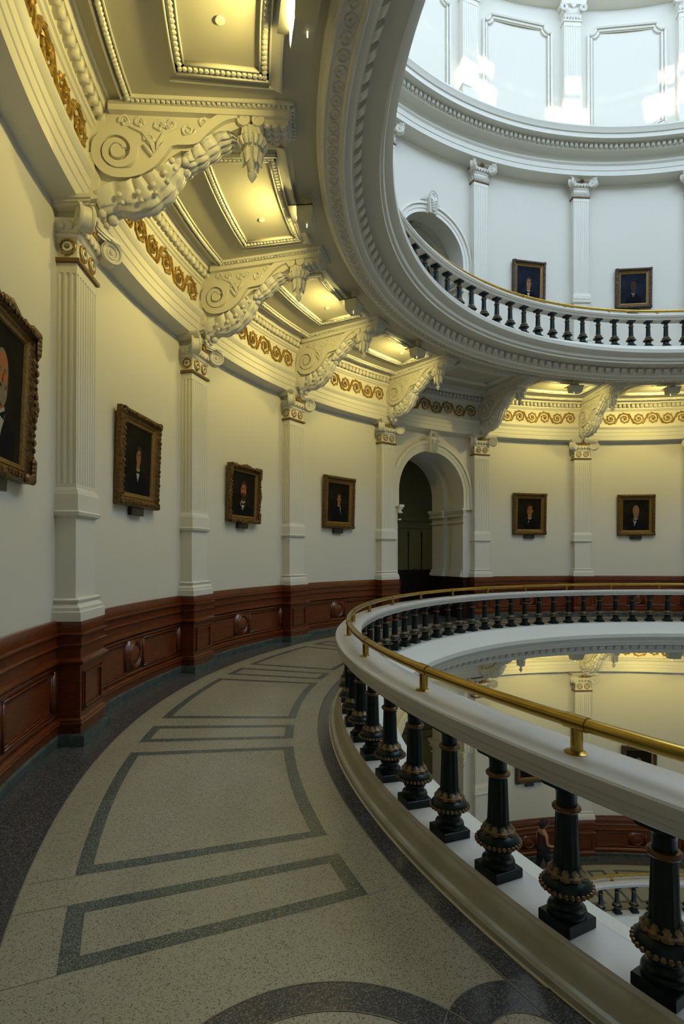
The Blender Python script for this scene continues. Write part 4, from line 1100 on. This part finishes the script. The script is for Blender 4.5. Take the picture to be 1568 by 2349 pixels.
# ------------------------------------------------------------------ drum: pilasters and panels
def drum_pilaster():
    e = thing('drum_pilaster', '', 'pilaster', RD, 0, 13.66)
    X = -.22; hw = .26
    mb = MB(); mb.stack([(.05, 0), (.05, .25), (.02, .30), (0, .36), (0, 1.5), (.02, 1.52), (.02, 1.58), (0, 1.6)], hw, X, .02); mb.build('pedestal', 'trim', e, smooth=25)
    mb = MB(); prof = [(.02, -hw), (X, -hw)]; nf = 7; pit = 2 * hw / nf
    for j in range(nf):
        yc = -hw + pit * (j + .5)
        for q in range(5): t = PI * q / 4; prof.append((X + .016 * math.sin(t), yc - .024 * math.cos(t)))
    prof += [(X, hw), (.02, hw)]
    n = len(prof); mb.add([(x, y, 1.66) for x, y in prof] + [(x, y, 3.95) for x, y in prof], [(i, (i + 1) % n, n + (i + 1) % n, n + i) for i in range(n)])
    mb.box(X, .01, -hw, hw, 1.58, 1.66); mb.box(X, .01, -hw, hw, 3.95, 4.10); mb.build('shaft', 'trim', e, smooth=30)
    mb = MB(); zc = 4.08
    mb.stack([(.03, zc), (.03, zc + .04), (0, zc + .05), (0, zc + .22), (.02, zc + .25), (.05, zc + .36), (.03, zc + .42), (.10, zc + .45), (.12, zc + .56)], hw, X, .02)
    c = mb.build('capital', 'trim', e, smooth=30)
    mb = MB()
    for i in range(6):
        y = -.22 + .088 * i
        for sg in (-1, 1): mb.tube([(X - .01, y, zc + .06), (X - .03, y + sg * .03, zc + .12), (X - .045, y + sg * .02, zc + .19)], [.014, .016, .008], 5)
    for sg in (-1, 1):
        sp = spiral(0, 0, .12, .03, PI * .5, PI * .5 - 4 * PI, 24)
        mb.tube([(X - .09, sg * (.28 + a), zc + .36 + b_) for a, b_ in sp], .022, 5)
    for i in range(7):
        t = PI * i / 6; mb.tube([(X - .06, 0, zc + .36), (X - .09, .07 * math.cos(t), zc + .42 + .05 * math.sin(t)), (X - .07, .05 * math.cos(t), zc + .46 + .10 * math.sin(t))], [.016, .022, .01], 5)
    mb.build('leaf_and_scrolls', 'orn', c)
    return e
DP = drum_pilaster()
for i, (k, lab) in enumerate(((4, 'drum pilaster at the far left of the bright dome wall, by the balcony ring'), (5, 'second visible drum pilaster, beside the left sunlit patch'), (6, 'drum pilaster in the middle of the bright dome wall, struck by sunlight'), (7, 'drum pilaster at the right edge of the bright dome wall'))):
    o = DP if i == 0 else copy_tree(DP); o.location = pol(RD, pang(k), 13.66); o.rotation_euler = (0, 0, -pang(k)); o['label'] = lab
def drum_panel():
    e = thing('moulded_wall_frame', '', 'wall panel', RD, 0, 16.1)
    def loop(w, z0, z1, n_, r, rt, mb):
        pts = []
        def arc(cx, cz, a0, a1):
            for i in range(7): t = a0 + (a1 - a0) * i / 6; pts.append((cx + n_ * math.cos(t), cz + n_ * math.sin(t)))
        arc(-w, z0, PI / 2, 0); arc(w, z0, PI, PI / 2); arc(w, z1, -PI / 2, -PI); arc(-w, z1, 0, -PI / 2)
        mb.tube([(pol(RD - r, u / RD, z)[0] - RD, pol(RD - r, u / RD, z)[1], z - 16.1) for u, z in pts], rt, 6, closed=True)
    mb = MB(); loop(1.02, 14.55, 17.65, .22, .02, .035, mb); loop(1.12, 14.45, 17.75, .24, .03, .045, mb)
    mb.build('panel_moulding', 'trim', e, smooth=40)
    mb = MB(); loop(.965, 14.60, 17.60, .20, .008, .016, mb)
    q = mb.build('inner_line', 'house', e, smooth=40)
    return e
DQ = drum_panel()
for i, (k, lab) in enumerate(((4, 'moulded drum panel at the far left beside the balcony ring'), (5, 'moulded drum panel between the two sunlit patches'), (6, 'moulded drum panel right of the sunlit drum pilaster'), )):
    o = DQ if i == 0 else copy_tree(DQ); o.location = pol(RD, bang(k), 16.1); o.rotation_euler = (0, 0, -bang(k)); o['label'] = lab

# smoke detector disc on the upper passage vault
e = thing('ceiling_disc', 'small round fitting on the ceiling inside the upper arch', 'ceiling fitting', 10.83, bang(4), UP + 4.1)
mb = MB(); mb.lathe([(.16, .25), (.16, .21), (.12, .19), (.06, .18), (0, .175)], n=20); mb.build('disc', 'house', e)

# ------------------------------------------------------------------ the walking person on the lower floor
def skin_body(name, joints, edges, mat, parent, sub=2):
    me = bpy.data.meshes.new(name); me.from_pydata([j[0] for j in joints], edges, []); me.materials.append(M[mat])
    ob = bpy.data.objects.new(name, me); COL.objects.link(ob); ob.parent = parent
    sk = ob.modifiers.new('skin', 'SKIN'); sk.use_smooth_shade = True
    for v, j in zip(me.skin_vertices[0].data, joints):
        r = j[1]; v.radius = r if isinstance(r, tuple) else (r, r)
    me.skin_vertices[0].data[0].use_root = True
    ss = ob.modifiers.new('sub', 'SUBSURF'); ss.levels = sub; ss.render_levels = sub
    return ob
pe = thing('person', 'person in a dark red sleeveless top and black trousers walking on the floor below', 'person', 9.15, 2.005, LOW)
# local frame: -y is walking direction (to the right of the picture), -x towards the rotunda centre
J = [((0, 0, .88), (.115, .09)), ((0, .01, 1.04), (.100, .08)), ((0, .015, 1.20), (.115, .085)), ((0, .01, 1.32), (.12, .08)), ((0, -.01, 1.40), .048), ((0, -.03, 1.45), .045),
     ((-.17, .01, 1.31), .048), ((-.22, .02, 1.08), .038), ((-.20, -.22, 1.00), .028), ((-.19, -.28, .99), .022),
     ((.17, .01, 1.31), .048), ((.22, .05, 1.08), .038), ((.21, -.12, .93), .028), ((.20, -.17, .91), .022),
     ((-.09, -.01, .82), .085), ((-.10, -.13, .47), .058), ((-.10, -.10, .30), .052), ((-.10, -.12, .08), .036),
     ((.09, .01, .82), .085), ((.10, .06, .47), .058), ((.10, .20, .28), .050), ((.10, .32, .14), .036)]
E_ = [(0, 1), (1, 2), (2, 3), (3, 4), (4, 5), (3, 6), (6, 7), (7, 8), (8, 9), (3, 10), (10, 11), (11, 12), (12, 13), (0, 14), (14, 15), (15, 16), (16, 17), (0, 18), (18, 19), (19, 20), (20, 21)]
body = skin_body('body', J, E_, 'skin', pe)
# head with face, joined by the neck
mb = MB(); hc = (0, -.055, 1.545)
mb.sphere(hc, .105, 16, 12, (.76, .88, 1.08)); mb.sphere((0, -.10, 1.49), .055, 10, 8, (.85, .7, .8))
mb.tube([(0, -.145, 1.56), (0, -.165, 1.53), (0, -.145, 1.52)], [.010, .016, .012], 6)
for sx_ in (-.08, .08): mb.sphere((sx_, -.05, 1.54), .026, 8, 6, (.4, .7, 1.1))
for sx_ in (-.032, .032): mb.sphere((sx_, -.138, 1.555), .011, 6, 5, (1.2, .5, .7))
mb.build('head', 'skin', body, smooth=80)
mb = MB(); mb.sphere((0, -.03, 1.575), .118, 16, 12, (.82, .90, .98)); mb.sphere((0, .07, 1.56), .06, 10, 8); mb.sphere((0, .03, 1.49), .075, 10, 8, (.9, .8, 1.1))
q = mb.build('hair', 'hair', body, smooth=80)
for s_, (wx, wy, wz), dr in ((-1, (-.19, -.28, .99), 1), (1, (.20, -.17, .91), 1)):
    mb = MB()
    mb.sphere((wx, wy - .045, wz - .005), .042, 10, 7, (.45, 1.1, .9))
    for i, (dz, L_) in enumerate(((.028, .068), (.010, .078), (-.009, .072), (-.026, .058))):
        mb.tube([(wx, wy - .07, wz + dz), (wx + s_ * -.004, wy - .07 - L_ * .55, wz + dz - .006), (wx + s_ * -.014, wy - .07 - L_ * .85, wz + dz - .026)], [.0095, .0085, .0065], 6)
    mb.tube([(wx - s_ * .012, wy - .025, wz + .022), (wx - s_ * .028, wy - .055, wz + .040), (wx - s_ * .03, wy - .085, wz + .038)], [.011, .010, .007], 6)
    mb.build('hand', 'skin', body, smooth=80)
J2 = [((0, 0, .84), (.165, .140)), ((0, .01, 1.02), (.155, .130)), ((0, .015, 1.18), (.170, .130)), ((0, .01, 1.30), (.145, .105)), ((0, 0, 1.355), (.075, .055)), ((-.11, .01, 1.335), .05), ((.11, .01, 1.335), .05)]
skin_body('sleeveless_top', J2, [(0, 1), (1, 2), (2, 3), (3, 4), (3, 5), (3, 6)], 'top', body)
J3 = [((0, 0, .97), (.168, .142)), ((-.09, -.01, .80), .100), ((-.10, -.13, .47), .076), ((-.10, -.10, .30), .070), ((-.10, -.12, .09), .062), ((.09, .01, .80), .100), ((.10, .06, .47), .076), ((.10, .20, .28), .068), ((.10, .31, .155), .058)]
skin_body('trousers', J3, [(0, 1), (1, 2), (2, 3), (3, 4), (0, 5), (5, 6), (6, 7), (7, 8)], 'trous', body)
mb = MB(); mb.tf = lambda a_, b_, c_: (a_, b_ * .82 + .005, c_)
mb.lathe([(.150, .74), (.188, .80), (.190, .88), (.178, .97), (.165, 1.02), (.10, 1.03)], n=20); mb.build('waistband', 'trous', body, smooth=60)
for (x, y, z, rot) in ((-.10, -.12, .0, 0), (.10, .34, .06, .6)):
    mb = MB()
    def T3(p):
        yy, zz = p[1] * math.cos(rot) - p[2] * math.sin(rot), p[1] * math.sin(rot) + p[2] * math.cos(rot); return (x + p[0], y + yy, z + zz)
    mb.tf = lambda a, b_, c: T3((a, b_, c))
    mb.sphere((0, .02, .045), .05, 10, 6, (.8, 1.1, .85)); mb.sphere((0, -.09, .035), .05, 10, 6, (.85, 1.6, .65)); mb.box(-.042, .042, -.16, .075, 0.003, .02)
    mb.build('shoe', 'shoe', body, smooth=60)

# ------------------------------------------------------------------ world, sun, camera
w = bpy.data.worlds.new('world'); SC.world = w; w.use_nodes = True
bg = w.node_tree.nodes['Background']; bg.inputs['Color'].default_value = (.55, .75, 1, 1); bg.inputs['Strength'].default_value = 1.0
sl = bpy.data.lights.new('sun', 'SUN'); sl.energy = 30; sl.angle = .009; sl.color = (1, .97, .90)
so = bpy.data.objects.new('sun', sl); COL.objects.link(so)
tgt = Vector(pol(RD, 2.17, 15.4)); src = Vector(pol(9.2, 2.17 - PI + .05, 24.8))
so.rotation_euler = (tgt - src).to_track_quat('-Z', 'Y').to_euler()

f = 1272.5454; pitch = .0095; yaw = .6694
F = Vector((-math.sin(yaw) * math.cos(pitch), -math.cos(yaw) * math.cos(pitch), math.sin(pitch)))
R_ = F.cross(Vector((0, 0, 1))).normalized(); U_ = R_.cross(F)
cam = bpy.data.cameras.new('camera'); co = bpy.data.objects.new('camera', cam); COL.objects.link(co)
mt = Matrix((R_, U_, -F)).transposed().to_4x4(); mt.translation = Vector((8.7538 * 1.1, 0, EYE)); co.matrix_world = mt
cam.sensor_fit = 'VERTICAL'; cam.sensor_height = 36; cam.lens = f / 2349 * 36
cam.shift_x = 5.0125 / 2349; cam.shift_y = 85.414 / 2349; cam.clip_start = .05
SC.camera = co
vs_ = SC.view_settings
vs_.view_transform = 'Standard'; vs_.look = 'None'; vs_.gamma = 1; vs_.use_curve_mapping = False; vs_.exposure = .22
cy = SC.cycles
cy.max_bounces = 7; cy.diffuse_bounces = 5; cy.glossy_bounces = 3; cy.sample_clamp_indirect = 4; cy.use_denoising = True
